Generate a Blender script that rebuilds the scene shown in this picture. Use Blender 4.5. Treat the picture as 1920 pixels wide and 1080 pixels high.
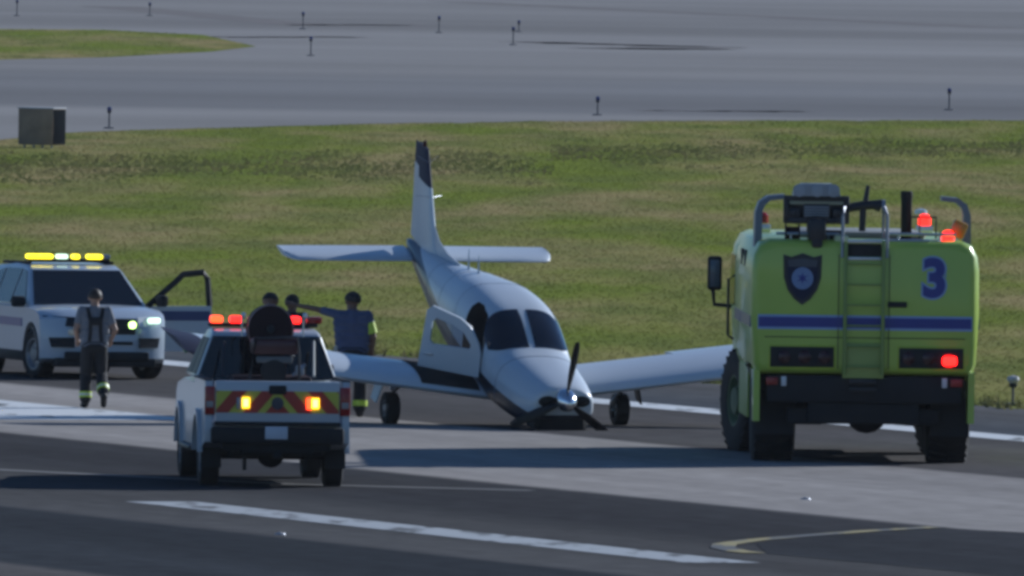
import bpy, bmesh, math, random
import numpy as np
from mathutils import Vector, Matrix, noise
R = math.radians
random.seed(7)
for o in list(bpy.data.objects): bpy.data.objects.remove(o)
SC = bpy.context.scene
COL = SC.collection

# ------------------------------------------------------------------ camera (long lens from a low building, 325 m away)
FPX, CAM_H, CAM_D = 42000.0, 8.6, 325.0
cam = bpy.data.cameras.new('camera'); camo = bpy.data.objects.new('camera', cam); COL.objects.link(camo)
cam.sensor_width = 36.0; cam.lens = FPX / 1920 * 36.0
cam.clip_start = 1.0; cam.clip_end = 20000.0
_p, _r = math.atan(856 / FPX), R(.8)
_f = Vector((0, math.cos(_p), -math.sin(_p))); _x = Vector((1, 0, 0)); _u = _x.cross(_f)
_xr = _x * math.cos(_r) + _u * math.sin(_r); _ur = _u * math.cos(_r) - _x * math.sin(_r)
m = Matrix((_xr, _ur, -_f)).transposed().to_4x4(); m.translation = (0, -CAM_D, CAM_H)
camo.matrix_world = m
SC.camera = camo

# ------------------------------------------------------------------ daylight
SUN_EL, SUN_AZ = 24.0, 38.0            # azimuth: degrees from +X (image right) towards +Y (away)
sd = Vector((math.cos(R(SUN_AZ)) * math.cos(R(SUN_EL)), math.sin(R(SUN_AZ)) * math.cos(R(SUN_EL)), math.sin(R(SUN_EL))))
sun = bpy.data.lights.new('sun', 'SUN'); suno = bpy.data.objects.new('sun', sun); COL.objects.link(suno)
sun.energy = 4.8; sun.angle = R(.5); sun.color = (1.0, .97, .93)
suno.location = sd * 60; suno.rotation_euler = sd.to_track_quat('Z', 'Y').to_euler()
w = bpy.data.worlds.new('World'); SC.world = w; w.use_nodes = True
nt = w.node_tree; bg = nt.nodes['Background']
sky = nt.nodes.new('ShaderNodeTexSky'); sky.sky_type = 'NISHITA'; sky.sun_disc = False
sky.sun_elevation = R(SUN_EL); sky.sun_rotation = R(90 - SUN_AZ); sky.altitude = 20
sky.air_density = 1.0; sky.dust_density = .0; sky.ozone_density = 6.0
nt.links.new(sky.outputs[0], bg.inputs[0]); bg.inputs[1].default_value = .085
SC.view_settings.view_transform = 'Standard'; SC.view_settings.look = 'None'
SC.view_settings.gamma = 1; SC.view_settings.use_curve_mapping = False
SC.view_settings.exposure = 0.0
SC.view_settings.use_white_balance = True; SC.view_settings.white_balance_temperature = 5950; SC.view_settings.white_balance_tint = 10
SC.cycles.filter_width = 3.5; SC.cycles.use_denoising = True
SC.cycles.max_bounces = 6; SC.cycles.transparent_max_bounces = 8

# ------------------------------------------------------------------ materials
MATS = {}
def mat(name, col, rough=.5, metal=0., coat=0., var=.08, scale=3., bump=0., bscale=60., spec=.5):
    if name in MATS: return MATS[name]
    M = bpy.data.materials.new(name); M.use_nodes = True
    n = M.node_tree.nodes; l = M.node_tree.links; b = n['Principled BSDF']
    b.inputs['Roughness'].default_value = rough; b.inputs['Metallic'].default_value = metal
    b.inputs['Coat Weight'].default_value = coat; b.inputs['Coat Roughness'].default_value = .08
    b.inputs['Specular IOR Level'].default_value = spec
    tc = n.new('ShaderNodeTexCoord'); no = n.new('ShaderNodeTexNoise'); no.inputs['Scale'].default_value = scale
    no.inputs['Detail'].default_value = 6; l.new(tc.outputs['Object'], no.inputs['Vector'])
    mx = n.new('ShaderNodeMix'); mx.data_type = 'RGBA'
    mx.inputs['A'].default_value = (*[max(0, c * (1 - var * 1.6)) for c in col], 1)
    mx.inputs['B'].default_value = (*[min(1, c * (1 + var)) for c in col], 1)
    l.new(no.outputs['Fac'], mx.inputs['Factor']); l.new(mx.outputs['Result'], b.inputs['Base Color'])
    if bump:
        nb = n.new('ShaderNodeTexNoise'); nb.inputs['Scale'].default_value = bscale; l.new(tc.outputs['Object'], nb.inputs['Vector'])
        bp = n.new('ShaderNodeBump'); bp.inputs['Strength'].default_value = bump; bp.inputs['Distance'].default_value = .02
        l.new(nb.outputs['Fac'], bp.inputs['Height']); l.new(bp.outputs[0], b.inputs['Normal'])
    MATS[name] = M
    return M
def lamp_mat(name, col, strength):
    if name in MATS: return MATS[name]
    M = mat(name, col, .3); b = M.node_tree.nodes['Principled BSDF']
    b.inputs['Emission Color'].default_value = (*col, 1); b.inputs['Emission Strength'].default_value = strength
    return M
def glass_mat(name, tint, refl=.06):
    if name in MATS: return MATS[name]
    M = bpy.data.materials.new(name); M.use_nodes = True
    n = M.node_tree.nodes; l = M.node_tree.links; n.remove(n['Principled BSDF']); out = n['Material Output']
    t = n.new('ShaderNodeBsdfTransparent'); t.inputs[0].default_value = (*tint, 1)
    g = n.new('ShaderNodeBsdfGlossy'); g.inputs['Roughness'].default_value = .03
    fr = n.new('ShaderNodeFresnel'); fr.inputs[0].default_value = 1.5
    mx = n.new('ShaderNodeMixShader'); l.new(fr.outputs[0], mx.inputs[0]); l.new(t.outputs[0], mx.inputs[1]); l.new(g.outputs[0], mx.inputs[2])
    l.new(mx.outputs[0], out.inputs[0]); MATS[name] = M
    return M
WHITE = mat('white_paint', (.46, .49, .53), .32, coat=.4, var=.04, scale=2)
SUVW = mat('suv_white_paint', (.41, .47, .54), .3, coat=.5, var=.03, scale=2)
PLANEW = mat('aircraft_white_paint', (.53, .58, .63), .36, coat=.25, var=.05, scale=1.6)
LIME = mat('lime_yellow_paint', (.37, .51, .075), .34, coat=.35, var=.06, scale=1.5)
BLACK = mat('black_plastic', (.016, .018, .021), .65, var=.3, spec=.3)
DARKMET = mat('dark_metal', (.03, .032, .038), .45, .3, var=.3)
RUBBER = mat('tyre_rubber', (.012, .012, .013), .8, var=.3, bump=.3)
RIM = mat('grey_rim', (.22, .23, .25), .4, .5, var=.15)
LIMERIM = mat('lime_rim', (.09, .13, .06), .6, var=.2)
SILVER = mat('silver_metal', (.55, .57, .6), .32, .85, var=.12)
GREYMET = mat('grey_sheet_metal', (.30, .33, .38), .42, .4, var=.15)
NAVY = mat('navy_blue_paint', (.008, .024, .23), .35, coat=.3)
DARKNAVY = mat('dark_navy_paint_and_tip_shade', (.009, .014, .045), .6, spec=.3)
PALEBLUE = mat('pale_blue_decal', (.25, .36, .62), .5)
DKGLASS = mat('dark_glass', (.008, .010, .013), .06, var=.1)
REDLENS = mat('red_lens', (.28, .012, .012), .2, var=.15)
AMBERLENS = mat('amber_lens', (.42, .22, .02), .25, var=.15)
RED = mat('red_paint', (.05, .008, .012), .4, coat=.2)
MAROON = mat('maroon_paint', (.020, .006, .009), .6, spec=.3)
YELLOWTAPE = mat('yellow_reflective_tape', (.52, .50, .06), .45)
REDTAPE = mat('red_reflective_tape', (.36, .035, .02), .45)
LIMEBAND = mat('lime_reflective_band', (.55, .72, .06), .45)
PLATE = mat('licence_plate', (.50, .54, .62), .4)
RLAMP = lamp_mat('lit_red_lamp', (1, .014, .008), 4)
OLAMP = lamp_mat('lit_orange_red_lamp', (1, .06, .012), 4)
YLAMP = lamp_mat('lit_amber_lamp', (1, .78, .012), 3)
GLAMP = lamp_mat('lit_green_white_lamp', (.62, 1, .25), 5)
WLAMP = lamp_mat('lit_white_lamp', (.75, 1, .7), 1.6)
CLEAR = mat('clear_lens', (.6, .62, .65), .1, coat=.6)

# ------------------------------------------------------------------ geometry helpers
class G:
    def __init__(s): s.v = []; s.f = []
    def add(s, v, f):
        k = len(s.v); s.v += [tuple(p) for p in v]; s.f += [tuple(i + k for i in q) for q in f]; return s
    def box(s, c, d, bev=0., rot=None):
        bm = bmesh.new(); bmesh.ops.create_cube(bm, size=1)
        for v in bm.verts: v.co = Vector((v.co.x * d[0], v.co.y * d[1], v.co.z * d[2]))
        if bev: bmesh.ops.bevel(bm, geom=bm.edges[:], offset=bev, segments=2, affect='EDGES', profile=.5)
        bm.verts.index_update()
        M = rot if rot else Matrix.Identity(3)
        s.add([M @ v.co + Vector(c) for v in bm.verts], [[v.index for v in f.verts] for f in bm.faces]); bm.free(); return s
    def prism(s, pts, axis, a0, a1):
        def P(p, a): return (a, p[0], p[1]) if axis == 'x' else (p[0], a, p[1]) if axis == 'y' else (p[0], p[1], a)
        n = len(pts)
        return s.add([P(p, a0) for p in pts] + [P(p, a1) for p in pts],
              [list(range(n))[::-1], list(range(n, 2 * n))] + [(i, (i + 1) % n, n + (i + 1) % n, n + i) for i in range(n)])
    def loft(s, rings, cap=True, closed=True):
        n = len(rings[0]); v = [p for r in rings for p in r]; f = []
        for k in range(len(rings) - 1):
            for i in range(n if closed else n - 1):
                j = (i + 1) % n; f.append((k * n + i, k * n + j, (k + 1) * n + j, (k + 1) * n + i))
        if cap: f += [tuple(range(n))[::-1], tuple(range((len(rings) - 1) * n, len(rings) * n))]
        return s.add(v, f)
    def tube(s, pts, r, n=8, cap=True):
        pts = [Vector(p) for p in pts]; rs = r if isinstance(r, (list, tuple)) else [r] * len(pts); rings = []
        for i, p in enumerate(pts):
            t = (pts[min(i + 1, len(pts) - 1)] - pts[max(i - 1, 0)]).normalized()
            a = t.cross(Vector((0, 0, 1)) if abs(t.z) < .9 else Vector((1, 0, 0))).normalized(); b = t.cross(a)
            rings.append([p + (a * math.cos(2 * math.pi * k / n) + b * math.sin(2 * math.pi * k / n)) * rs[i] for k in range(n)])
        return s.loft(rings, cap)
    def lathe(s, prof, c, axis, n=28):          # prof: (radius, height along axis)
        rings = []
        for r, h in prof:
            ring = []
            for k in range(n):
                a = 2 * math.pi * k / n; u, v = r * math.cos(a), r * math.sin(a)
                p = (h, u, v) if axis == 'x' else (v, h, u) if axis == 'y' else (u, v, h)
                ring.append((p[0] + c[0], p[1] + c[1], p[2] + c[2]))
            rings.append(ring)
        return s.loft(rings, prof[0] != prof[-1])
    def panel(s, quad, out=.008, inset=0., thick=.02):     # thin slab on a planar patch, standing proud by `out`
        q = [Vector(p) for p in quad]; c = sum(q, Vector()) / len(q)
        nrm = (q[1] - q[0]).cross(q[-1] - q[0]).normalized()
        if inset: q = [p + (c - p).normalized() * inset for p in q]
        n = len(q); a = [p + nrm * out for p in q]; b = [p + nrm * (out - thick) for p in q]
        return s.add(a + b, [tuple(range(n)), tuple(range(n, 2 * n))[::-1]] + [(i, n + i, n + (i + 1) % n, (i + 1) % n) for i in range(n)])
def mk(name, g, material, parent=None, ang=38, flip=True):
    me = bpy.data.meshes.new(name); me.from_pydata([tuple(p) for p in g.v], [], g.f)
    if flip:
        bm = bmesh.new(); bm.from_mesh(me); bmesh.ops.recalc_face_normals(bm, faces=bm.faces[:]); bm.to_mesh(me); bm.free()
    for p in me.polygons: p.use_smooth = True
    me.set_sharp_from_angle(angle=R(ang))
    if material: me.materials.append(material)
    o = bpy.data.objects.new(name, me); COL.objects.link(o)
    if parent: o.parent = parent
    return o
def thing(name, label, cat, loc=(0, 0, 0), rz=0., group=None):
    o = bpy.data.objects.new(name, None); COL.objects.link(o); o.empty_display_size = .3
    o.location = loc; o.rotation_euler = (0, 0, rz); o['label'] = label; o['category'] = cat
    if group: o['group'] = group
    return o
def tag(o, label=None, cat=None, group=None, kind=None):
    for k, v in (('label', label), ('category', cat), ('group', group), ('kind', kind)):
        if v: o[k] = v
    return o
def dup(root, loc, rz=0., label=None):
    r = root.copy(); COL.objects.link(r); r.location = loc; r.rotation_euler = (0, 0, rz)
    if label: r['label'] = label
    for ch in list(root.children):
        c = ch.copy(); COL.objects.link(c); c.parent = r
        for g2 in ch.children:
            d = g2.copy(); COL.objects.link(d); d.parent = c
    return r

# ------------------------------------------------------------------ pavement and field
RW = R(18.5); E_ = (-math.sin(RW), math.cos(RW)); N_ = (math.cos(RW), math.sin(RW))
def rw(u, v, z=0.): return (u * N_[0] + v * E_[0], u * N_[1] + v * E_[1], z)   # runway frame: u across, v along
def node_math(n, l, op, a, b=None):
    k = n.new('ShaderNodeMath'); k.operation = op
    for i, x in enumerate((a, b)):
        if x is None: continue
        if isinstance(x, (int, float)): k.inputs[i].default_value = x
        else: l.new(x, k.inputs[i])
    return k.outputs[0]
def pavement_mat(name, stops, u0, u1, rot, streak=(.45, .014), grain=.16, wob=.5):
    """asphalt whose lanes (old and newer paving, rubber) run along one direction; stops: (position, albedo rgb)"""
    M = bpy.data.materials.new(name); M.use_nodes = True
    n = M.node_tree.nodes; l = M.node_tree.links; b = n['Principled BSDF']; b.inputs['Roughness'].default_value = .9
    b.inputs['Specular IOR Level'].default_value = .0
    tc = n.new('ShaderNodeTexCoord'); mp = n.new('ShaderNodeMapping'); mp.inputs['Rotation'].default_value = (0, 0, -rot)
    l.new(tc.outputs['Object'], mp.inputs['Vector'])
    sx = n.new('ShaderNodeSeparateXYZ'); l.new(mp.outputs[0], sx.inputs[0])
    def noi(sc, detail=5):
        m2 = n.new('ShaderNodeMapping'); m2.inputs['Scale'].default_value = (sc[0], sc[1], 1); l.new(mp.outputs[0], m2.inputs['Vector'])
        k = n.new('ShaderNodeTexNoise'); k.inputs['Scale'].default_value = 1; k.inputs['Detail'].default_value = detail; l.new(m2.outputs[0], k.inputs['Vector'])
        return k.outputs['Fac']
    wobble = node_math(n, l, 'MULTIPLY', node_math(n, l, 'SUBTRACT', noi((.5, .05)), .5), wob)
    u = node_math(n, l, 'ADD', sx.outputs['X'], wobble)
    fac = node_math(n, l, 'DIVIDE', node_math(n, l, 'SUBTRACT', u, u0), u1 - u0)
    cr = n.new('ShaderNodeValToRGB'); l.new(fac, cr.inputs[0]); el = cr.color_ramp.elements
    while len(el) < len(stops): el.new(.5)
    for e, (p, c) in zip(el, stops): e.position = (p - u0) / (u1 - u0); e.color = (*c, 1)
    st = node_math(n, l, 'ADD', node_math(n, l, 'MULTIPLY', node_math(n, l, 'SUBTRACT', noi(streak, 8), .5), 1.0), 1.0)
    gr = node_math(n, l, 'ADD', node_math(n, l, 'MULTIPLY', node_math(n, l, 'SUBTRACT', noi((3, 1.2), 6), .5), grain * 4), 1.0)
    fn = node_math(n, l, 'MULTIPLY', st, gr)
    mx = n.new('ShaderNodeMix'); mx.data_type = 'RGBA'; mx.blend_type = 'MULTIPLY'; mx.inputs['Factor'].default_value = 1
    cc = n.new('ShaderNodeCombineColor'); [l.new(fn, cc.inputs[i]) for i in range(3)]
    l.new(cr.outputs[0], mx.inputs['A']); l.new(cc.outputs[0], mx.inputs['B']); l.new(mx.outputs['Result'], b.inputs['Base Color'])
    return M
def grey(a, t=(1, 1, 1)): return tuple(a * k for k in t)
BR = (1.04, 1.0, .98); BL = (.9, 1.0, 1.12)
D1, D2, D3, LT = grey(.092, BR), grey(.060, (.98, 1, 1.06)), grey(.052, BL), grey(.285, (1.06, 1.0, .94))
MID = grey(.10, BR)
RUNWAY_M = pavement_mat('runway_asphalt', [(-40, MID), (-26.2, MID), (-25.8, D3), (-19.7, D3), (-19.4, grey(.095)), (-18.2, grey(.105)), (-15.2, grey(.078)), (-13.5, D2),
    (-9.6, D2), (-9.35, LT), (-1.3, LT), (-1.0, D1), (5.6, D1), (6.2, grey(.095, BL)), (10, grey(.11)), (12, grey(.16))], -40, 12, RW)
TAXI_M = pavement_mat('taxiway_asphalt', [(280, grey(0.265, (1.02, 1, .97))), (330, grey(0.254, (1.02, 1, .97))), (352, grey(0.265, (1.02, 1, .97))), (362, grey(0.196, (1.0, 1, 1.0))), (400, grey(0.185, (1.0, 1, 1.0))), (440, grey(0.212, (1.0, 1, 1.0))), (470, grey(0.259, (1.02, 1, .97))), (560, grey(0.265, (1.02, 1, .97))), (640, grey(0.222, (1.02, 1, .97))), (700, grey(0.243, (1.02, 1, .97))), (1200, grey(0.254, (1.02, 1, .97)))],
    280, 1200, R(90) - R(4), streak=(.02, .012), grain=.06, wob=18)
def sheet(name, pts, z, material, kind='structure'):
    me = bpy.data.meshes.new(name); me.from_pydata([(p[0], p[1], z) for p in pts], [], [tuple(range(len(pts)))]); me.update()
    if me.polygons[0].normal.z < 0: me.flip_normals()
    me.materials.append(material); o = bpy.data.objects.new(name, me); COL.objects.link(o); o['kind'] = kind
    return o
def grass_mat(name, green, dry, dark, seed, trans=.3, patch=.22):
    M = bpy.data.materials.new(name); M.use_nodes = True
    n = M.node_tree.nodes; l = M.node_tree.links; b = n['Principled BSDF']; b.inputs['Roughness'].default_value = .9; b.inputs['Specular IOR Level'].default_value = .0
    tc = n.new('ShaderNodeTexCoord')
    def noi(sx, sy, d=4, off=0):
        mp = n.new('ShaderNodeMapping'); mp.inputs['Scale'].default_value = (sx, sy, .3); mp.inputs['Location'].default_value = (seed + off, seed * 2.3, 0)
        l.new(tc.outputs['Object'], mp.inputs[0]); k = n.new('ShaderNodeTexNoise'); k.inputs['Scale'].default_value = 1; k.inputs['Detail'].default_value = d
        l.new(mp.outputs[0], k.inputs['Vector']); return k.outputs['Fac']
    def ramp(f, a, c):
        r = n.new('ShaderNodeMapRange'); r.inputs[1].default_value = a; r.inputs[2].default_value = c; l.new(f, r.inputs[0]); return r.outputs[0]
    m1 = n.new('ShaderNodeMix'); m1.data_type = 'RGBA'; m1.inputs['A'].default_value = (*green, 1); m1.inputs['B'].default_value = (*dry, 1)
    l.new(ramp(noi(patch, patch * .14, 9), .40, .62), m1.inputs['Factor'])
    m2 = n.new('ShaderNodeMix'); m2.data_type = 'RGBA'; m2.inputs['B'].default_value = (*dark, 1); l.new(m1.outputs['Result'], m2.inputs['A'])
    l.new(ramp(noi(.45, .085, 10, 5), .42, .74), m2.inputs['Factor'])
    l.new(m2.outputs['Result'], b.inputs['Base Color'])
    geo = n.new('ShaderNodeNewGeometry'); nm = n.new('ShaderNodeMix'); nm.data_type = 'VECTOR'; nm.inputs['Factor'].default_value = .8
    l.new(geo.outputs['Normal'], nm.inputs[4]); nm.inputs[5].default_value = (0, 0, 1)
    nz = n.new('ShaderNodeVectorMath'); nz.operation = 'NORMALIZE'; l.new(nm.outputs[1], nz.inputs[0])
    if trans:
        l.new(nz.outputs[0], b.inputs['Normal'])
        t = n.new('ShaderNodeBsdfTranslucent'); l.new(m2.outputs['Result'], t.inputs[0]); mx = n.new('ShaderNodeMixShader'); mx.inputs[0].default_value = trans
        l.new(b.outputs[0], mx.inputs[1]); l.new(t.outputs[0], mx.inputs[2]); l.new(mx.outputs[0], n['Material Output'].inputs[0])
    return M
GREEN, DRY, DKG = (.19, .235, .044), (.32, .265, .12), (.15, .175, .054)
FIELD_M = grass_mat('field_soil_grass', (.175, .215, .040), (.30, .25, .115), (.14, .165, .05), 3, 0)
BLADE_M = grass_mat('grass_blades', GREEN, DRY, DKG, 3, .35)
WEED_M = grass_mat('weed_leaves', (.18, .215, .07), (.25, .22, .11), (.155, .18, .07), 11, .25, .4)
sheet('ground', [(-6000, -2000), (6000, -2000), (6000, 12000), (-6000, 12000)], 0, FIELD_M)
EDGE_U = 11.0
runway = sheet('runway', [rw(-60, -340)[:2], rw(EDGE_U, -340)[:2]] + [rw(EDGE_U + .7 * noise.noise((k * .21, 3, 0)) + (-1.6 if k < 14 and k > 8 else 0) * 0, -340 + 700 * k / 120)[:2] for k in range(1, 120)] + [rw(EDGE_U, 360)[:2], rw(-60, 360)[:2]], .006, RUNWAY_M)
far_b = [(-75, 175), (-40, 238), (-22, 268), (-14.0, 285.8), (-12.4, 302.6), (-8.6, 315.7), (-4, 330), (.56, 339.7), (8.6, 350.9), (15.5, 358.4), (30, 368), (70, 385), (140, 400)]
def far_y(x):
    for (a, b), (c, d) in zip(far_b, far_b[1:]):
        if a <= x <= c: return b + (d - b) * (x - a) / (c - a)
    return 400
fb2 = [(-75 + 215 * k / 430, 0) for k in range(431)]
fb2 = [(x, far_y(x) + 2.6 * noise.noise((x * .9, 1, 0)) + 1.5 * noise.noise((x * 3, 7, 0))) for x, _ in fb2]
sheet('taxiway', fb2 + [(900, 430), (900, 3000), (-900, 3000), (-900, 150)], .006, TAXI_M)
isl = [(-60, 620), (-40, 616), (-21.6, 614.7), (-17.3, 618), (-12.9, 601), (-10.2, 556), (-11.6, 533), (-15.2, 506), (-18.8, 493), (-32, 470), (-60, 455)]
sheet('grass_island', isl, .012, FIELD_M)
# markings, worn paint
def paint_mat(name, col, wear, seed):
    M = mat(name, col, .7, var=.05); n = M.node_tree.nodes; l = M.node_tree.links
    tc = n.new('ShaderNodeTexCoord'); mp = n.new('ShaderNodeMapping'); mp.inputs['Rotation'].default_value = (0, 0, -RW); mp.inputs['Scale'].default_value = (1.6, .35, 1); mp.inputs['Location'].default_value = (seed, 0, 0)
    l.new(tc.outputs['Object'], mp.inputs[0]); no = n.new('ShaderNodeTexNoise'); no.inputs['Scale'].default_value = 1.6; no.inputs['Detail'].default_value = 8; l.new(mp.outputs[0], no.inputs['Vector'])
    r = n.new('ShaderNodeMapRange'); r.inputs[1].default_value = wear; r.inputs[2].default_value = wear + .12; l.new(no.outputs['Fac'], r.inputs[0])
    mx = n.new('ShaderNodeMix'); mx.data_type = 'RGBA'; mx.inputs['A'].default_value = (.085, .085, .08, 1)
    old = n['Principled BSDF'].inputs['Base Color'].links[0].from_socket
    l.new(old, mx.inputs['B']); l.new(r.outputs[0], mx.inputs['Factor']); l.new(mx.outputs['Result'], n['Principled BSDF'].inputs['Base Color'])
    return M
WPAINT = paint_mat('white_runway_paint', (.60, .62, .62), .30, 1)
WPAINT2 = paint_mat('worn_white_runway_paint', (.36, .38, .39), .36, 4)
YPAINT = paint_mat('worn_yellow_line_paint', (.30, .25, .10), .44, 9)
def strip(name, pts, wd, z, material):           # painted strip along a polyline of world points
    pts = [Vector((p[0], p[1])) for p in pts]; a, b = [], []
    for i, p in enumerate(pts):
        t = (pts[min(i + 1, len(pts) - 1)] - pts[max(i - 1, 0)]).normalized(); q = Vector((-t.y, t.x)) * wd / 2
        a.append((p + q)[:]); b.append((p - q)[:])
    v = [(*x, z) for x in a] + [(*x, z) for x in b]; n = len(a)
    me = bpy.data.meshes.new(name); me.from_pydata(v, [], [(i, i + 1, n + i + 1, n + i) for i in range(n - 1)]); me.update()
    if me.polygons[0].normal.z < 0: me.flip_normals()
    me.materials.append(material); o = bpy.data.objects.new(name, me); COL.objects.link(o); o['kind'] = 'structure'; return o
strip('runway_edge_line', [rw(5.55, -340), rw(5.55, 360)], .95, .011, WPAINT)
strip('runway_centreline', [rw(-16.9, -58.5), rw(-16.9, -36.5)], .95, .011, WPAINT2)
strip('runway_centreline', [rw(-16.9, -3), rw(-16.9, 27)], .95, .011, WPAINT2)
strip('aiming_point_bar', [rw(-8.65, .7), rw(-8.65, 46)], 8.7, .011, WPAINT)
yl = [(5.36, -46.09), (4.4, -48.2), (3.57, -50.5), (2.95, -52.4), (2.62, -54.0), (2.58, -55.4), (2.75, -56.6), (2.95, -57.2)]
strip('taxi_line', yl + [], .3, .016, YPAINT)
SEAM_M = mat('pale_pavement_joint', (.15, .15, .15), .9)
strip('pavement_joint', [(-9.5, -22.5), (-6.78, -26.9), (-2.9, -31.6), (.3, -32.9)], .35, .011, SEAM_M)
sheet('asphalt_patch', [(3.0, -53.6), (3.5, -51.4), (4.45, -48.7), (5.4, -46.5), (6.6, -48.0), (9, -55), (8, -70), (4.6, -61.0), (3.1, -57.3)], .011, pavement_mat('newer_asphalt', [(-30, D3), (0, D2)], -30, 0, RW))

CRACK_M = mat('dark_crack_sealant', (.21, .20, .195), .95, spec=0)
def wob_line(a, b, n, amp, seed): return [(a[0] + (b[0] - a[0]) * k / n + amp * .02 * noise.noise((k * .7, seed, 3)), a[1] + (b[1] - a[1]) * k / n + amp * noise.noise((k * .8, seed, 0))) for k in range(n + 1)]
for i, (a, b, wd) in enumerate((((-19.5, 742), (-9.2, 655), 3.0), ((-9.2, 655), (-4.5, 662), 2.2), ((-12.5, 592), (-6.9, 600), 2.0), ((.5, 590), (8.3, 578), 3.4), ((3.9, 566), (7.3, 572), 4.0), ((-3, 800), (22, 690), 3.0), ((9, 372), (4.2, 369), 1.2))):
    strip('crack_seal', wob_line(a, b, 30, 4, i * 3.7), wd, .011, CRACK_M)
# grass blades as real geometry
def tufts(name, label, n_try, ymin, ymax, hgt, wid, nbl, material, inside, seed):
    rg = np.random.default_rng(seed); y = ymin + (ymax - ymin) * rg.random(n_try)
    x = (rg.random(n_try) * 2 - 1) * ((y + CAM_D) * .034 + 5)
    ok = inside(x, y); x, y = x[ok], y[ok]; n = len(x)
    h = hgt * (.5 + rg.random(n) ** 1.5)
    V = np.zeros((n, nbl, 3, 3), np.float32)
    for k in range(nbl):
        a = rg.random(n) * 6.283; wd = wid * (.5 + rg.random(n)); jx = rg.normal(0, wid * 1.3, n); jy = rg.normal(0, wid * 1.3, n)
        lx, ly = rg.normal(0, .35, n) * h, rg.normal(0, .35, n) * h; hk = h * (.6 + .5 * rg.random(n))
        V[:, k, 0] = np.stack([x + jx - np.cos(a) * wd, y + jy - np.sin(a) * wd, np.zeros(n)], 1)
        V[:, k, 1] = np.stack([x + jx + np.cos(a) * wd, y + jy + np.sin(a) * wd, np.zeros(n)], 1)
        V[:, k, 2] = np.stack([x + jx + lx, y + jy + ly, hk], 1)
    V = V.reshape(-1, 3); nt_ = len(V) // 3
    me = bpy.data.meshes.new(name); me.vertices.add(len(V)); me.vertices.foreach_set('co', V.ravel())
    me.loops.add(len(V)); me.loops.foreach_set('vertex_index', np.arange(len(V), dtype=np.int32))
    me.polygons.add(nt_); me.polygons.foreach_set('loop_start', np.arange(0, len(V), 3, dtype=np.int32)); me.update(calc_edges=True)
    me.materials.append(material); o = bpy.data.objects.new(name, me); COL.objects.link(o)
    return tag(o, label, 'grass', kind='stuff')
far_np = lambda x: np.interp(x, [p[0] for p in fb2], [p[1] for p in fb2])
u_np = lambda x, y: x * N_[0] + y * N_[1]
field_in = lambda x, y: (u_np(x, y) > EDGE_U + .1) & (y < far_np(x) + .6)
tufts('grass', 'short mown grass between the runway and the far taxiway', 260000, 4, 365, .026, .008, 5, BLADE_M, field_in, 1)
tufts('verge_grass', 'longer uncut grass along the edge of the runway', 26000, 5, 90, .16, .02, 5, WEED_M, lambda x, y: (u_np(x, y) > EDGE_U - .15) & (u_np(x, y) < EDGE_U + .9), 4)
def weeds_in(x, y):
    c = np.where(x < 1, 246 + .3 * x, 272 + 1.6 * x); s = np.where(x < 1, 22, 24)
    nz = np.array([noise.noise((a * .35, b * .035, 2)) + .6 * noise.noise((a * 1.3, b * .12, 5)) for a, b in zip(x, y)])
    return (np.abs(y - c) / s + np.random.default_rng(9).normal(0, .28, len(x)) < .62 + .9 * nz) & (y < far_np(x) - 1)
tufts('tall_weeds', 'taller dark weeds in a band near the far taxiway', 52000, 200, 330, .06, .016, 5, WEED_M, weeds_in, 2)
ix = [p[0] for p in isl]
def isl_in(x, y):
    ok = np.zeros(len(x), bool); n = len(isl); ins = np.zeros(len(x), bool); j = n - 1
    for i in range(n):
        xi, yi = isl[i]; xj, yj = isl[j]
        ins ^= ((yi > y) != (yj > y)) & (x < (xj - xi) * (y - yi) / (yj - yi + 1e-9) + xi); j = i
    return ins
tufts('island_grass', 'grass on the island beside the far taxiway', 70000, 450, 640, .05, .012, 4, BLADE_M, isl_in, 3)

# ------------------------------------------------------------------ wheels
def wheel(parent, c, rad, wd, rimmat, side, steer=0., rimr=.6, lugs=0):
    """axle along x; side = +1 when the outer face looks to +x"""
    g = G(); h = wd / 2
    prof = [(rad * rimr, -h * .9), (rad * .86, -h), (rad * .97, -h * .86), (rad, -h * .6), (rad, h * .6), (rad * .97, h * .86), (rad * .86, h), (rad * rimr, h * .9), (rad * rimr, -h * .9)]
    g.lathe(prof, (0, 0, 0), 'x', 36)
    for k in range(lugs):
        a = 2 * math.pi * k / lugs
        for s in (-1, 1):
            g.box((s * h * .5, math.cos(a) * rad, math.sin(a) * rad), (h * .8, .09, .035), 0, Matrix.Rotation(a - math.pi / 2, 3, 'X') @ Matrix.Rotation(s * .3, 3, 'Z'))
    t = mk('wheel', g, RUBBER, parent); t.location = c; t.rotation_euler = (0, 0, steer)
    r = G().lathe([(rad * rimr * 1.02, -h * .6), (rad * rimr * 1.02, h * .86), (rad * rimr * .9, h * .84), (rad * rimr * .78, h * .45), (rad * .3, h * .5), (rad * .26, h * .85), (.01, h * .9)], (0, 0, 0), 'x', 24)
    if side < 0: r.v = [(-x, y, z) for x, y, z in r.v]
    mk('rim', r, rimmat, t)
    return t

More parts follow.
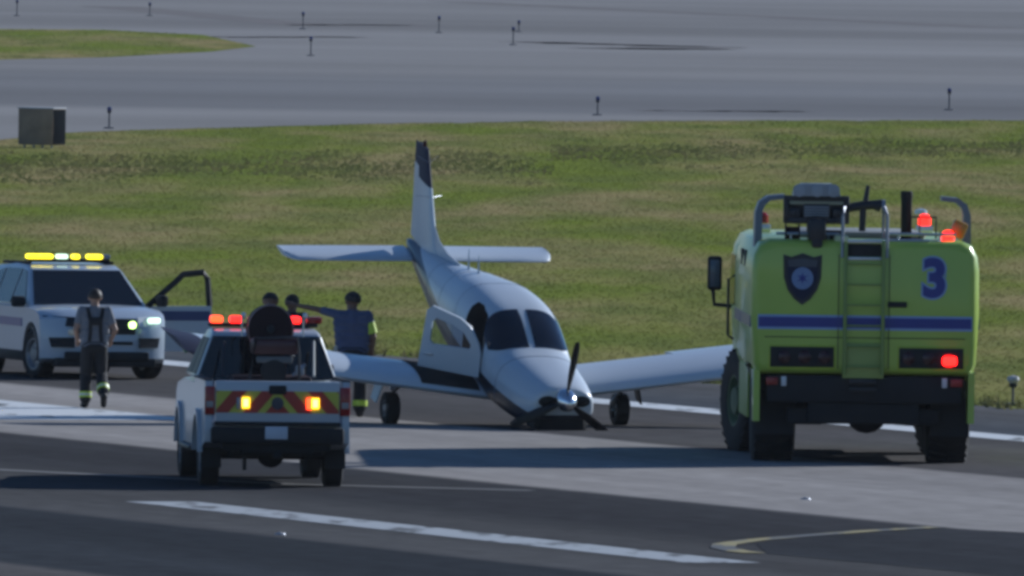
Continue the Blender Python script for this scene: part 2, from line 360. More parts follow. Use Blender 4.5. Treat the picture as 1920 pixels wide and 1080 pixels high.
# ------------------------------------------------------------------ airport crash tender
def rr(pts, s): return pts
def build_tender():
    T = thing('fire_truck', 'lime yellow airport fire truck seen from behind, numbered 3, right of the aircraft', 'fire truck', (4.80, -17.0, 0), R(1.7)); T.scale = (1.02, 1, 1.045)
    def ring(y, ins, x0=1.0):
        half = [(1.44, 1.17), (1.50, 1.32), (1.535, 1.9), (1.53, 2.54), (1.505, 2.73), (1.42, 2.89), (1.30, 2.94)]
        pts = [(x - ins * .9, z + (ins if z < 1.3 else 0) - (ins * .9 if z > 2.8 else 0)) for x, z in half]
        full = pts + [(-x, z) for x, z in reversed(pts)]
        return [(x * x0, y, z) for x, z in full]
    g = G().loft([ring(-1.36, .13), ring(-1.345, .075), ring(-1.30, .03), ring(-1.20, 0), ring(4.3, 0), ring(4.36, .05)])
    body = mk('body', g, LIME, T, 30)
    cab = G().loft([ring(4.42, .05), ring(4.48, 0, .99), ring(6.0, 0, .99), ring(6.5, .04, .97), ring(6.85, .25, .93)])
    cab.box((0, 5.5, .95), (2.7, 2.5, .5), .06)
    cb = mk('cab', cab, LIME, T, 30)
    for s in (-1, 1):
        for y0, y1 in ((4.65, 5.35), (5.5, 6.2)):
            q = [(s * 1.523, y0, 1.95), (s * 1.523, y1, 1.95), (s * 1.508, y1, 2.62), (s * 1.508, y0, 2.62)]
            if s < 0: q = q[::-1]
            mk('cab_window', G().panel(q, .012), DKGLASS, cb)
        # louvre slots high on the body side
        for k in range(2):
            mk('side_louvre', G().box((s * 1.515, 1.2 + 1.1 * k, 2.62), (.03, .5, .26), .01), BLACK, body)
        mk('grab_handle', G().tube([(s * 1.54, 4.4, 1.5), (s * 1.62, 4.4, 1.55), (s * 1.62, 4.4, 2.3), (s * 1.53, 4.4, 2.35)], .02), DARKMET, cb)
    # windscreen
    mk('windscreen', G().panel([(-1.2, 6.72, 1.7), (-1.18, 6.66, 2.75), (1.18, 6.66, 2.75), (1.2, 6.72, 1.7)][::-1], .2), DKGLASS, cb)
    # stripe round the body
    g = G(); g.box((0, -1.364, 1.857), (2.86, .012, .13)); st = mk('blue_stripe', g, NAVY, body)
    g = G(); g.box((0, -1.361, 1.857), (2.88, .010, .19)); mk('stripe_border', g, PALEBLUE, body)
    for s in (-1, 1): mk('side_stripe', G().box((s * 1.535, 1.5, 1.857), (.015, 5.4, .15)), NAVY, body)
    # rear corner posts catch the stripe
    yR = -1.362
    # vents / light boxes
    for s, x0, x1 in ((-1, -1.27, -.41), (1, .46, 1.33)):
        b = mk('light_recess', G().box(((x0 + x1) / 2, yR, 1.40), (x1 - x0, .03, .27), .01), BLACK, T)
        mk('recess_frame', G().box(((x0 + x1) / 2, yR + .008, 1.40), (x1 - x0 + .05, .03, .32), .01), mat('lime_trim', (.40, .50, .04), .4), b)
        for k in range(3):
            lit = s > 0 and k == 2
            xx = (x0 + .13 + k * .27) if s > 0 else (x1 - .13 - k * .27)
            lm = mk('tail_lamp', G().lathe([(.02, 0), (.085, .0), (.085, -.03), (.05, -.05), (.004, -.055)] if not lit else [(.02, 0), (.095, 0), (.095, -.03), (.07, -.05), (.004, -.055)], (xx, yR - .012, 1.40 if not lit else 1.37), 'y', 20), lamp_mat('glowing_red_lens', (.6, .010, .008), .8) if lit else mat('dark_red_lens', (.035, .006, .008), .25), b)
            if lit:
                tag(lm, 'lit red tail lamp'); mk('lamp_core', G().box((xx + .01, yR - .075, 1.372), (.19, .03, .12), .03), RLAMP, b)
    # lower lamps
    for s in (-1, 1):
        mk('marker_lamp', G().box((s * 1.24, yR + .03, 1.08), (.16, .05, .10), .01), REDLENS, T)
        mk('reverse_lamp', G().box((s * 1.08, yR + .03, 1.08), (.07, .05, .13), .01), CLEAR, T)
    # ladder with stringers and treads
    lad = thing('ladder', 'ladder', 'ladder'); del lad['label'], lad['category']; lad.parent = T
    LG = mat('ladder_grey_green', (.20, .28, .07), .5)
    for s in (-1, 1):
        mk('ladder_rail', G().box((-.02 + s * .255, -1.44, 2.05), (.05, .05, 1.75), .012), LG, lad)
        for z in (1.3, 2.0, 2.8): mk('ladder_bracket', G().box((-.02 + s * .255, -1.39, z), (.04, .08, .05)), LG, lad)
        mk('grab_rail', G().tube([(-.02 + s * .30, -1.42, 2.86), (-.02 + s * .30, -1.40, 3.40), (-.02 + s * .27, -1.2, 3.52), (-.02 + s * .27, -.9, 3.5), (-.02 + s * .27, -.85, 3.1)], .022), GREYMET, lad)
    for k in range(6): mk('ladder_rung', G().box((-.02, -1.44, 1.28 + k * .27), (.46, .05, .022), .006), LG, lad)
    mk('kick_plate', G().box((-.02, -1.375, 1.36), (.56, .03, .46), .01), mat('dull_lime_plate', (.30, .38, .10), .5), T)
    mk('roof_step', G().box((-.02, -1.345, 2.96), (.46, .06, .17), .01), BLACK, T)
    mk('step_bar', G().box((-.02, -1.37, 3.075), (.46, .08, .045), .01), SILVER, T)
    mk('step_bar', G().box((-.02, -1.37, 2.85), (.46, .08, .04), .01), SILVER, T)
    mk('door_handle', G().box((.43, -1.375, 2.10), (.26, .03, .075), .015), BLACK, T)
    # number and emblem
    def text(name, body_, size, off, loc, material, parent, depth=.004):
        c = bpy.data.curves.new(name, 'FONT'); c.body = body_; c.size = size; c.offset = off; c.extrude = depth; c.align_x = 'CENTER'; c.align_y = 'CENTER'
        o = bpy.data.objects.new(name + '_src', c); COL.objects.link(o); bpy.context.view_layer.update()
        me = bpy.data.meshes.new_from_object(o.evaluated_get(bpy.context.evaluated_depsgraph_get())); bpy.data.objects.remove(o)
        ob = bpy.data.objects.new(name, me); COL.objects.link(ob); me.materials.clear(); me.materials.append(material); ob.parent = parent
        ob.location = loc; ob.rotation_euler = (R(90), 0, 0); return ob
    n3 = text('number', '3', .68, .026, (.925, yR - .008, 2.43), NAVY, T)
    n3b = text('number_outline', '3', .68, .050, (.925, yR - .003, 2.43), PALEBLUE, T)
    sh = [(-.26, .30), (-.15, .27), (0, .32), (.15, .27), (.26, .30), (.25, .0), (.20, -.16), (.11, -.28), (0, -.36), (-.11, -.28), (-.20, -.16), (-.25, .0)]
    ex, ez = -.85, 2.44
    em = mk('shield_emblem', G().prism([(x + ex, z + ez) for x, z in sh], 'y', yR - .014, yR), mat('emblem_black', (.012, .016, .022), .5), T)
    mk('shield_field', G().prism([(x * .80 + ex, z * .80 + ez - .01) for x, z in sh], 'y', yR - .018, yR - .012), DARKNAVY, em)
    mk('shield_banner', G().prism([(ex - .19, ez + .14), (ex + .19, ez + .14), (ex + .2, ez + .23), (ex, ez + .25), (ex - .2, ez + .23)], 'y', yR - .021, yR - .015), mat('emblem_grey', (.055, .065, .085), .5), em)
    mk('shield_seal', G().lathe([(.004, 0), (.145, 0), (.145, -.006), (.004, -.007)], (ex, yR - .017, ez - .01), 'y', 28), mat('seal_blue', (.16, .24, .42), .5), em)
    star = [((.085 if k % 2 == 0 else .03) * math.sin(k * math.pi / 6) + ex, (.085 if k % 2 == 0 else .03) * math.cos(k * math.pi / 6) + ez - .01) for k in range(12)]
    mk('seal_star', G().prism(star, 'y', yR - .030, yR - .022), NAVY, em)
    SEAM = mat('panel_gap', (.05, .06, .02), .8)
    for x in (-.36, .32): mk('panel_gap', G().box((x, yR - .001, 2.0), (.012, .008, 1.5)), SEAM, body)
    mk('panel_gap', G().box((0, yR - .001, 1.66), (2.7, .008, .012)), SEAM, body)
    # chassis, bumper, skirts
    g = G().box((0, -1.10, .98), (2.62, .42, .36), .03); g.box((0, -.6, .75), (1.5, 1.3, .45), .03); g.box((0, 2.4, .85), (1.1, 7.2, .5), .03)
    g.box((-.78, -.95, .62), (.5, .3, .22), .04); g.box((.78, -.95, .62), (.5, .3, .22), .04)
    g.tube([(-1.3, 0, .67), (1.3, 0, .67)], .16, 10); g.tube([(-1.3, 4.55, .67), (1.3, 4.55, .67)], .16, 10); g.lathe([(.02, -.3), (.28, -.2), (.30, .1), (.05, .3)], (.1, 0, .67), 'y', 16)
    g.box((0, .9, .9), (2.7, .5, .6), .04); g.box((0, 2.4, .9), (2.6, 1.9, .6), .04)
    mk('chassis', g, BLACK, T)
    mk('tow_hitch', G().box((-.02, -1.37, 1.09), (.36, .08, .07), .01).box((-.02, -1.37, .98), (.36, .08, .05), .01), DARKMET, T)
    for s in (-1, 1):
        arc = [(-.78 * math.cos(a), .70 + .78 * math.sin(a)) for a in [R(k) for k in range(0, 181, 15)]]
        prof = [(-1.30, .55), (-1.30, 1.22)] + [(1.5, 1.22), (1.5, .55)] + [(.80, .55)] + [(-y, z) for y, z in arc if z > .72][::1] + [(-.80, .55)]
        mk('side_skirt', G().prism(prof, 'x', s * 1.40, s * 1.485), LIME, T)
        mk('mudflap', G().box((s * 1.18, -.86, .62), (.52, .03, .5)), BLACK, T)
        mk('side_skirt', G().prism([(1.6, .55), (1.6, 1.22), (3.65, 1.22), (3.65, .55)], 'x', s * 1.40, s * 1.485), LIME, T)
    for s in (-1, 1):
        wheel(T, (s * 1.175, 0, .675), .675, .58, LIMERIM, s, 0, .52, 26)
        wheel(T, (s * 1.32, 4.55, .675), .675, .48, LIMERIM, s, R(13), .52, 26)
    # mirrors
    for s in (-1, 1):
        mi = mk('mirror', G().box((s * 1.74, 6.25, 2.34), (.20, .12, .46), .04), BLACK, T)
        mk('mirror_glass', G().box((s * 1.74, 6.185, 2.34), (.13, .012, .36), .004), mat('mirror_glass', (.12, .14, .16), .15), mi)
        mk('mirror_arm', G().tube([(s * 1.76, 6.25, 2.12), (s * 1.74, 6.25, 1.92), (s * 1.46, 6.2, 1.9)], .03), BLACK, mi)
    # roof: guards, lamps, turret, exhaust stack
    for s in (-1, 1):
        gp = G(); prof = [(s * 1.46, 2.95), (s * 1.45, 3.42), (s * 1.40, 3.56), (s * 1.28, 3.64), (s * 1.06, 3.66)]
        pi = [(s * 1.36, 2.95), (s * 1.36, 3.42), (s * 1.33, 3.51), (s * 1.25, 3.58), (s * 1.06, 3.60)]
        if s < 0: gp.prism(prof + pi[::-1], 'y', -.35, .25)
        else: gp.prism(prof + pi[::-1], 'y', -.35, .25)
        mk('roof_light_guard', gp, mat('guard_blue_grey', (.16, .19, .25), .45, .3), T)
    for s in (-1, 1):
        mk('beacon', G().lathe([(.02, 3.17), (.085, 3.17), (.085, 3.27), (.05, 3.31), (.004, 3.32)], (s * 1.16 if s < 0 else 1.06, 4.6, .03), 'z', 16), REDLENS if s < 0 else RLAMP, T)
    mk('beacon', G().lathe([(.02, 3.08), (.085, 3.08), (.085, 3.18), (.05, 3.22), (.004, 3.23)], (1.12, -.9, 0), 'z', 16), RLAMP, T)
    mk('beacon_base', G().box((-1.16, 4.6, 3.13), (.22, .2, .1), .01), SILVER, T)
    mk('beacon_base', G().box((1.06, 4.6, 3.13), (.22, .2, .12), .01), SILVER, T)
    mk('amber_flood_lamp', G().box((1.27, -.75, 3.24), (.2, .14, .22), .03, Matrix.Rotation(.4, 3, 'Y')), AMBERLENS, T)
    mk('white_beacon', G().lathe([(.02, 0), (.09, 0), (.08, .05), (.01, .07)], (.98, 4.0, 3.36), 'z', 14), CLEAR, T)
    mk('roof_rail', G().tube([(.55, 0, 3.1), (.55, 0, 3.38), (1.0, 0, 3.38), (1.0, 0, 3.1)], .014).tube([(.78, 0, 3.1), (.78, 0, 3.38)], .01), DARKMET, T)
    for a, b, yy_, zz_ in ((.3, 1.22, -1.1, 3.17), (-1.2, -.35, -1.1, 3.16), (.3, .85, -1.25, 3.09)): mk('roof_edge_rail', G().tube([(a, yy_, zz_), (b, yy_, zz_)], .02), SILVER, T)
    for x in (-1.0, -.5, .45, 1.0): mk('rail_post', G().tube([(x, -1.1, 3.03), (x, -1.1, 3.17)], .016), SILVER, T)
    ex_ = mk('exhaust_stack', G().lathe([(.062, 3.0), (.075, 3.02), (.075, 3.62), (.082, 3.64), (.082, 3.72), (.066, 3.73), (.06, 3.6)], (.57, -.6, 0), 'z', 18), BLACK, T)
    tur = mk('turret_pedestal', G().lathe([(.06, 2.98), (.10, 3.02), (.13, 3.16), (.13, 3.36), (.06, 3.40)], (-.66, -1.0, 0), 'z', 18).box((-.66, -1.30, 3.22), (.24, .22, .30), .05).box((-.66, -1.33, 3.05), (.15, .15, .14), .04), DARKMET, T)
    fr = G(); fr.box((-.66, -1.0, 3.62), (.88, .08, .08), .015); fr.box((-.66, -1.0, 3.33), (.88, .08, .08), .015); fr.box((-.66, -.93, 3.47), (.80, .04, .26), .01)
    for x in (-1.065, -.255): fr.box((x, -1.0, 3.475), (.08, .08, .33), .015)
    fr.box((-.66, -.95, 3.46), (.36, .2, .20), .02); fr.box((-.95, -.95, 3.43), (.17, .2, .16), .05); fr.box((-.37, -.95, 3.43), (.17, .2, .16), .05)
    tf = mk('turret_frame', fr, DARKMET, T)
    mk('turret_bar', G().box((-.66, -1.035, 3.565), (.72, .02, .045), .006), mat('pale_label_strip', (.30, .31, .22), .5), tf)
    mk('turret_label', G().box((-.66, -1.045, 3.455), (.34, .014, .15), .004), mat('grey_label', (.10, .11, .13), .5), tf)
    for k in range(4): mk('turret_fin', G().box((-.66, -1.06, 3.40 + k * .036), (.32, .02, .012)), GREYMET, tf)
    mk('turret_housing', G().loft([[(x, y, z) for x, z in ((-.98, 3.655), (-.96, 3.75), (-.86, 3.82), (-.46, 3.82), (-.37, 3.75), (-.34, 3.655))] for y in (-1.15, -.7)]), GREYMET, tf)
    for x in (-.90, -.66, -.44): mk('flood_lamp', G().lathe([(.01, 0), (.075, 0), (.085, -.05), (.01, -.055)], (x, -1.15, 3.73), 'y', 16), GREYMET, tf)
    noz = G().tube([(-.25, -.95, 3.50), (-.02, -.95, 3.54), (.12, -.95, 3.55)], .06, 12).tube([(.10, -.95, 3.55), (.20, -.95, 3.54), (.22, -.95, 3.53)], [.06, .085, .085], 12).tube([(-.03, -.95, 3.50), (-.04, -.95, 3.2)], .045).tube([(.0, -.95, 3.58), (.02, -.95, 3.72), (.035, -.95, 3.80)], [.04, .032, .026])
    mk('turret_nozzle', noz, DARKMET, tf)
    mk('nozzle_tip', G().lathe([(.05, .22), (.088, .22), (.088, .27), (.05, .27), (.05, .22)], (0, -.95, 3.53), 'x', 16), GREYMET, tf)
    mk('hose_reel', G().lathe([(.03, -.1), (.13, -.1), (.13, -.08), (.09, -.08), (.09, .08), (.13, .08), (.13, .1), (.03, .1)], (-.98, -1.0, 3.16), 'x', 18), MAROON, T)
    mk('roof_fitting', G().box((-.33, -1.18, 3.08), (.2, .2, .14), .04), mat('pale_lime_cap', (.55, .62, .35), .4), T)
    mk('roof_fitting', G().box((-.45, -1.0, 3.15), (.3, .2, .12), .03), BLACK, T)
    mk('roof_box', G().box((0, 1.6, 3.13), (1.7, 3.2, .09), .03), mat('roof_grey', (.25, .26, .25), .6), T)
    for o in list(T.children) + list(lad.children):       # roof fittings sit on the roof skin
        if o.type == 'MESH' and (min(v[2] for v in o.bound_box) > 2.8 or o.name.startswith(('roof_light_guard', 'rail_post'))): o.location.z -= .15
    return T
build_tender()

# ------------------------------------------------------------------ car shells
def arch(yc, r, z0, zc, n=9):          # wheel-arch points from rear to front along the sill
    a0 = math.asin(max(-1, min(1, (z0 - zc) / r)))
    return [(yc - r * math.cos(a), zc + r * math.sin(a)) for a in [a0 + (math.pi - 2 * a0) * k / (n - 1) for k in range(n)]]
def shell(prof, hw, front, rear, xs=(0, .35, .65, .85, .95, 1.0), plan_f=.22, plan_r=.1, crown=.05, belt=None):
    """slices of a side profile; slices near the flanks are drawn in at nose, tail and top"""
    g = G(); rings = []
    ymid = (front + rear) / 2; zm = max(z for _, z in prof)
    sl = [-x for x in reversed(xs)] + list(xs[1:])
    for u in sl:
        a = abs(u); ring = []
        for y, z in prof:
            k = (y - ymid) / ((front - rear) / 2)
            yy = y - (plan_f * a ** 4 * max(0, k) ** 6 if k > 0 else -plan_r * a ** 4 * max(0, -k) ** 6)
            zz = z - crown * a ** 4 * max(0, (z - .6) / (zm - .6)) if z > .6 else z
            xx = u * hw * (1 - (.02 * max(0, .7 - z)))
            ring.append((xx, yy, zz))
        rings.append(ring)
    return g.loft(rings)
def cabin(prof, wfun):                # closed side profile, half width as a function of height
    g = G(); n = len(prof)
    g.add([(wfun(z), y, z) for y, z in prof] + [(-wfun(z), y, z) for y, z in prof], [tuple(range(n)), tuple(range(n, 2 * n))[::-1]] + [(i, n + i, n + (i + 1) % n, (i + 1) % n) for i in range(n)])
    return g
def bevel_mesh(o, wd, seg=2):
    bm = bmesh.new(); bm.from_mesh(o.data); bmesh.ops.remove_doubles(bm, verts=bm.verts[:], dist=.0005)
    ed = [e for e in bm.edges if len(e.link_faces) == 2 and e.calc_face_angle(0) > .3]
    bmesh.ops.bevel(bm, geom=ed, offset=wd, segments=seg, affect='EDGES', profile=.5, clamp_overlap=True)
    bm.to_mesh(o.data); bm.free()
    for p in o.data.polygons: p.use_smooth = True
    o.data.set_sharp_from_angle(angle=R(40))

# ------------------------------------------------------------------ rescue pickup, seen from behind
def build_pickup():
    T = thing('pickup_truck', 'white fire rescue pickup seen from behind, hose reel in its bed', 'pickup truck', (-3.13, -32.2, 0), R(4.7)); T.scale = (.945, 1, 1)
    hw = 1.0; rz = .41
    prof = [(-1.10, .62), (-1.10, .86), (.86, .86), (.86, 1.36), (3.05, 1.38), (4.4, 1.28), (4.78, 1.16), (4.88, .95), (4.88, .62), (4.6, .50)] + arch(3.85, .52, .50, .42)[::-1] + [(1.6, .50)] + arch(0, .52, .50, .42)[::-1]
    body = mk('body', shell(prof, hw * .985, 4.88, -1.1, plan_r=0), WHITE, T, 30)
    for s in (-1, 1):
        sp = [(-1.16, .60), (-1.16, 1.34), (-1.13, 1.40), (.85, 1.40), (.85, .50)] + arch(0, .52, .50, .42)[::-1] + [(-.8, .55)]
        b = mk('bed_side', G().prism(sp, 'x', s * .90, s * 1.0), WHITE, T)
        mk('rail_cap', G().box((s * .955, -.15, 1.408), (.11, 1.98, .025), .008), BLACK, b)
        fl = arch(0, .585, .45, .42, 13); fi = arch(0, .515, .45, .42, 13)
        mk('wheel_flare', G().prism(fl + fi[::-1], 'x', s * .985, s * 1.055), WHITE, b)
        fl = arch(3.85, .585, .45, .42, 13); fi = arch(3.85, .515, .45, .42, 13)
        mk('wheel_flare', G().prism(fl + fi[::-1], 'x', s * .965, s * 1.03), WHITE, body)
        tl = mk('tail_light', G().box((s * .935, -1.165, 1.14), (.14, .07, .37), .015), REDLENS, T)
        mk('reverse_lens', G().box((s * .935, -1.203, 1.09), (.10, .012, .08), .003), mat('dull_clear_lens', (.3, .28, .28), .3), tl)
        mk('running_board', G().box((s * .99, 1.95, .46), (.16, 2.0, .06), .02), DARKMET, T)
    tg = mk('tailgate', G().box((0, -1.15, 1.105), (1.72, .09, .59), .02), WHITE, T)
    # chevron tape, clipped to the tailgate band, each bar its own piece
    z0, z1 = .985, 1.27
    def clip(poly, x0, x1):
        for sgn, lim in ((1, x0), (-1, -x1)):
            out = []
            for (ax, az), (bx, bz) in zip(poly, poly[1:] + poly[:1]):
                ia, ib = sgn * ax >= lim, sgn * bx >= lim
                if ia: out.append((ax, az))
                if ia != ib:
                    t = (sgn * lim - ax) / (bx - ax); out.append((sgn * lim, az + t * (bz - az)))
            poly = out
            if not poly: return []
        return poly
    mk('tape_backing', G().box((0, -1.197, (z0 + z1) / 2), (1.70, .006, z1 - z0)), YELLOWTAPE, tg)
    for s in (-1, 1):
        for k in range(5):
            xb = .02 + k * .40; q = [(xb + .26, z0), (xb + .46, z0), (xb + .20, z1), (xb, z1)]
            q = [(x - .26, z) for x, z in q] if False else q
            q = clip(q, .0, .845)
            if k == 4: q = clip([(0, z0), (.17, z0), (.08, z0 + .10), (0, z0 + .10)], 0, .845)
            if len(q) > 2: mk('chevron_bar', G().prism([(s * x, z) for x, z in q], 'y', -1.207, -1.199), REDTAPE, tg)
    mk('tailgate_handle', G().box((0, -1.205, 1.285), (.24, .03, .12), .02), BLACK, tg)
    mk('tailgate_badge', G().lathe([(.004, 0), (.085, 0), (.08, -.012), (.004, -.014)], (0, -1.208, 1.11), 'y', 20), mat('dark_badge', (.02, .03, .06), .3), tg)
    for x in (-.44, .52):
        mk('amber_lamp', G().box((x, -1.222, 1.115), (.115, .02, .15), .012), lamp_mat('amber_glow', (1, .62, .01), 1.6), tg)
        mk('lamp_core', G().box((x, -1.236, 1.115), (.07, .012, .10), .004), lamp_mat('amber_core', (1, .86, .10), 5), tg)
        mk('lamp_bezel', G().box((x - (.085 if x > 0 else .09), -1.214, 1.11), (.07, .02, .15), .006), OLAMP if x > 0 else GREYMET, tg)
    # bumper and running gear
    mk('bumper', G().box((0, -1.24, .69), (1.84, .16, .22), .04).box((0, -1.16, .56), (1.5, .1, .14), .03), BLACK, T)
    mk('bumper_strip', G().box((0, -1.2, .845), (1.74, .06, .05), .01), BLACK, T)
    mk('licence_plate', G().box((-.02, -1.328, .73), (.31, .012, .165), .004), PLATE, T)
    g = G().box((0, 1.6, .55), (1.0, 5.6, .2), .03).tube([(-.9, 0, .42), (.9, 0, .42)], .075, 10).lathe([(.02, -.22), (.19, -.15), (.19, .1), (.05, .25)], (0, 0, .43), 'y', 16)
    g.box((-.42, -.85, .38), (.05, .06, .3)).box((.42, -.85, .38), (.05, .06, .3)).box((0, -.9, .5), (1.3, .3, .16), .03).tube([(-.9, 3.85, .42), (.9, 3.85, .42)], .07, 10)
    mk('chassis', g, BLACK, T)
    mk('hitch', G().box((0, -1.2, .45), (.1, .3, .1), .01), BLACK, T)
    for s in (-1, 1):
        wheel(T, (s * .86, 0, rz), rz, .27, RIM, s); wheel(T, (s * .86, 3.85, rz), rz, .27, RIM, s)
        mk('mud_flap', G().box((s * .86, -.52, .42), (.28, .02, .34)), BLACK, T)
    # cab
    wf = lambda z: .985 - (.24 * max(0, z - 1.36) / .62)
    cp = [(.92, 1.36), (1.02, 1.93), (1.12, 2.0), (1.6, 2.03), (2.2, 2.0), (2.38, 1.93), (3.1, 1.38)]
    c = mk('cab', cabin(cp, wf), WHITE, T); bevel_mesh(c, .045, 3)
    mk('rear_window', G().panel([(-.955, .922, 1.375), (.955, .922, 1.375), (.745, 1.018, 1.93), (-.745, 1.018, 1.93)], .012), DKGLASS, c)
    for x in (-.30, .30): mk('window_bar', G().tube([(x * 1.1, .905, 1.42), (x, .99, 1.9)], .012), BLACK, c)
    for s in (-1, 1):
        for y0, y1, y2, y3 in ((1.15, 1.95, 1.92, 1.22), (2.02, 2.86, 2.34, 2.0)):
            q = [(s * wf(1.42), y0, 1.42), (s * wf(1.42), y1, 1.42), (s * wf(1.9), y2, 1.9), (s * wf(1.9), y3, 1.9)]
            mk('side_window', G().panel(q if s > 0 else q[::-1], .012), mat('privacy_glass', (.010, .012, .016), .45, spec=.2), c)
        if s < 0: continue
        mr = mk('mirror', G().box((s * 1.03, 2.75, 1.46), (.10, .1, .15), .03), BLACK, T)
        mk('mirror_arm', G().box((s * 1.0, 2.78, 1.44), (.14, .04, .04)), BLACK, mr)
    mk('windscreen', G().panel([(.84, 3.02, 1.46), (-.84, 3.02, 1.46), (-.72, 2.46, 1.88), (.72, 2.46, 1.88)], .012), DKGLASS, c)
    # roof light bar
    lb = mk('light_bar', G().box((0, 1.7, 2.065), (1.52, .26, .05), .02), BLACK, T)
    for x, lit in ((-.68, 1), (-.41, 2), (-.14, 0), (.14, 0), (.41, 2), (.68, 0)):
        mk('beacon_lens', G().box((x + .03, 1.7, 2.135), (.17 if lit else .22, .22, .095), .03), (REDLENS, OLAMP, RLAMP)[lit], lb)
    # bed load bolted to the truck
    pu = mk('pump_unit', G().box((0, .28, 1.15), (1.1, .9, .58), .04), MAROON, T)
    mk('pump_panel', G().box((.02, -.21, 1.655), (.50, .06, .09), .02), mat('grey_pump_panel', (.10, .11, .115), .5), pu)
    mk('pump_gauge', G().lathe([(.004, .3), (.17, .28), (.17, -.02), (.12, -.03), (.004, -.022)], (.02, -.217, 1.50), 'y', 24), BLACK, pu)
    mk('pump_valve', G().box((.38, -.15, 1.52), (.12, .1, .14), .03).tube([(.28, -.15, 1.45), (.46, -.15, 1.6)], .02), GREYMET, pu)
    mk('hose_tray', G().box((.03, -.02, 1.83), (.64, .44, .22), .05), RED, pu)
    fr = G().tube([(-.32, -.25, 1.4), (-.24, -.25, 1.93), (.33, -.25, 1.95), (.36, -.25, 1.75), (.37, -.2, 1.4)], .02)
    mk('reel_frame', fr, DARKMET, pu)
    rl = mk('hose_reel', G().lathe([(.05, -.26), (.31, -.26), (.315, -.245), (.31, -.23), (.24, -.23), (.25, .2), (.31, .2), (.31, .24), (.05, .24)], (.0, .52, 2.045), 'y', 36), MAROON, T)
    mk('reel_rim', G().lathe([(.305, -.275), (.325, -.27), (.325, -.225), (.305, -.22), (.305, -.275)], (.0, .52, 2.045), 'y', 36), mat('worn_red_rim', (.22, .14, .145), .3, .4), rl)
    mk('reel_hub', G().lathe([(.004, -.29), (.05, -.29), (.06, -.25), (.004, -.25)], (.0, .52, 2.045), 'y', 16), DARKMET, rl)
    for x in (-.41, .44): mk('work_lamp', G().box((x + .02, .1, 2.22), (.06, .07, .09), .02).tube([(x, .1, 2.2), (x, .1, 1.95)], .012), SILVER, T)
    mk('pike_pole', G().tube([(.55, -.5, 1.45), (.62, .5, 1.88)], .018), mat('pale_handle', (.4, .4, .36), .5), pu)
    mk('pike_pole', G().tube([(-.72, -.5, 1.45), (-.62, .6, 1.86)], .014), MAROON, pu)
    return T
build_pickup()

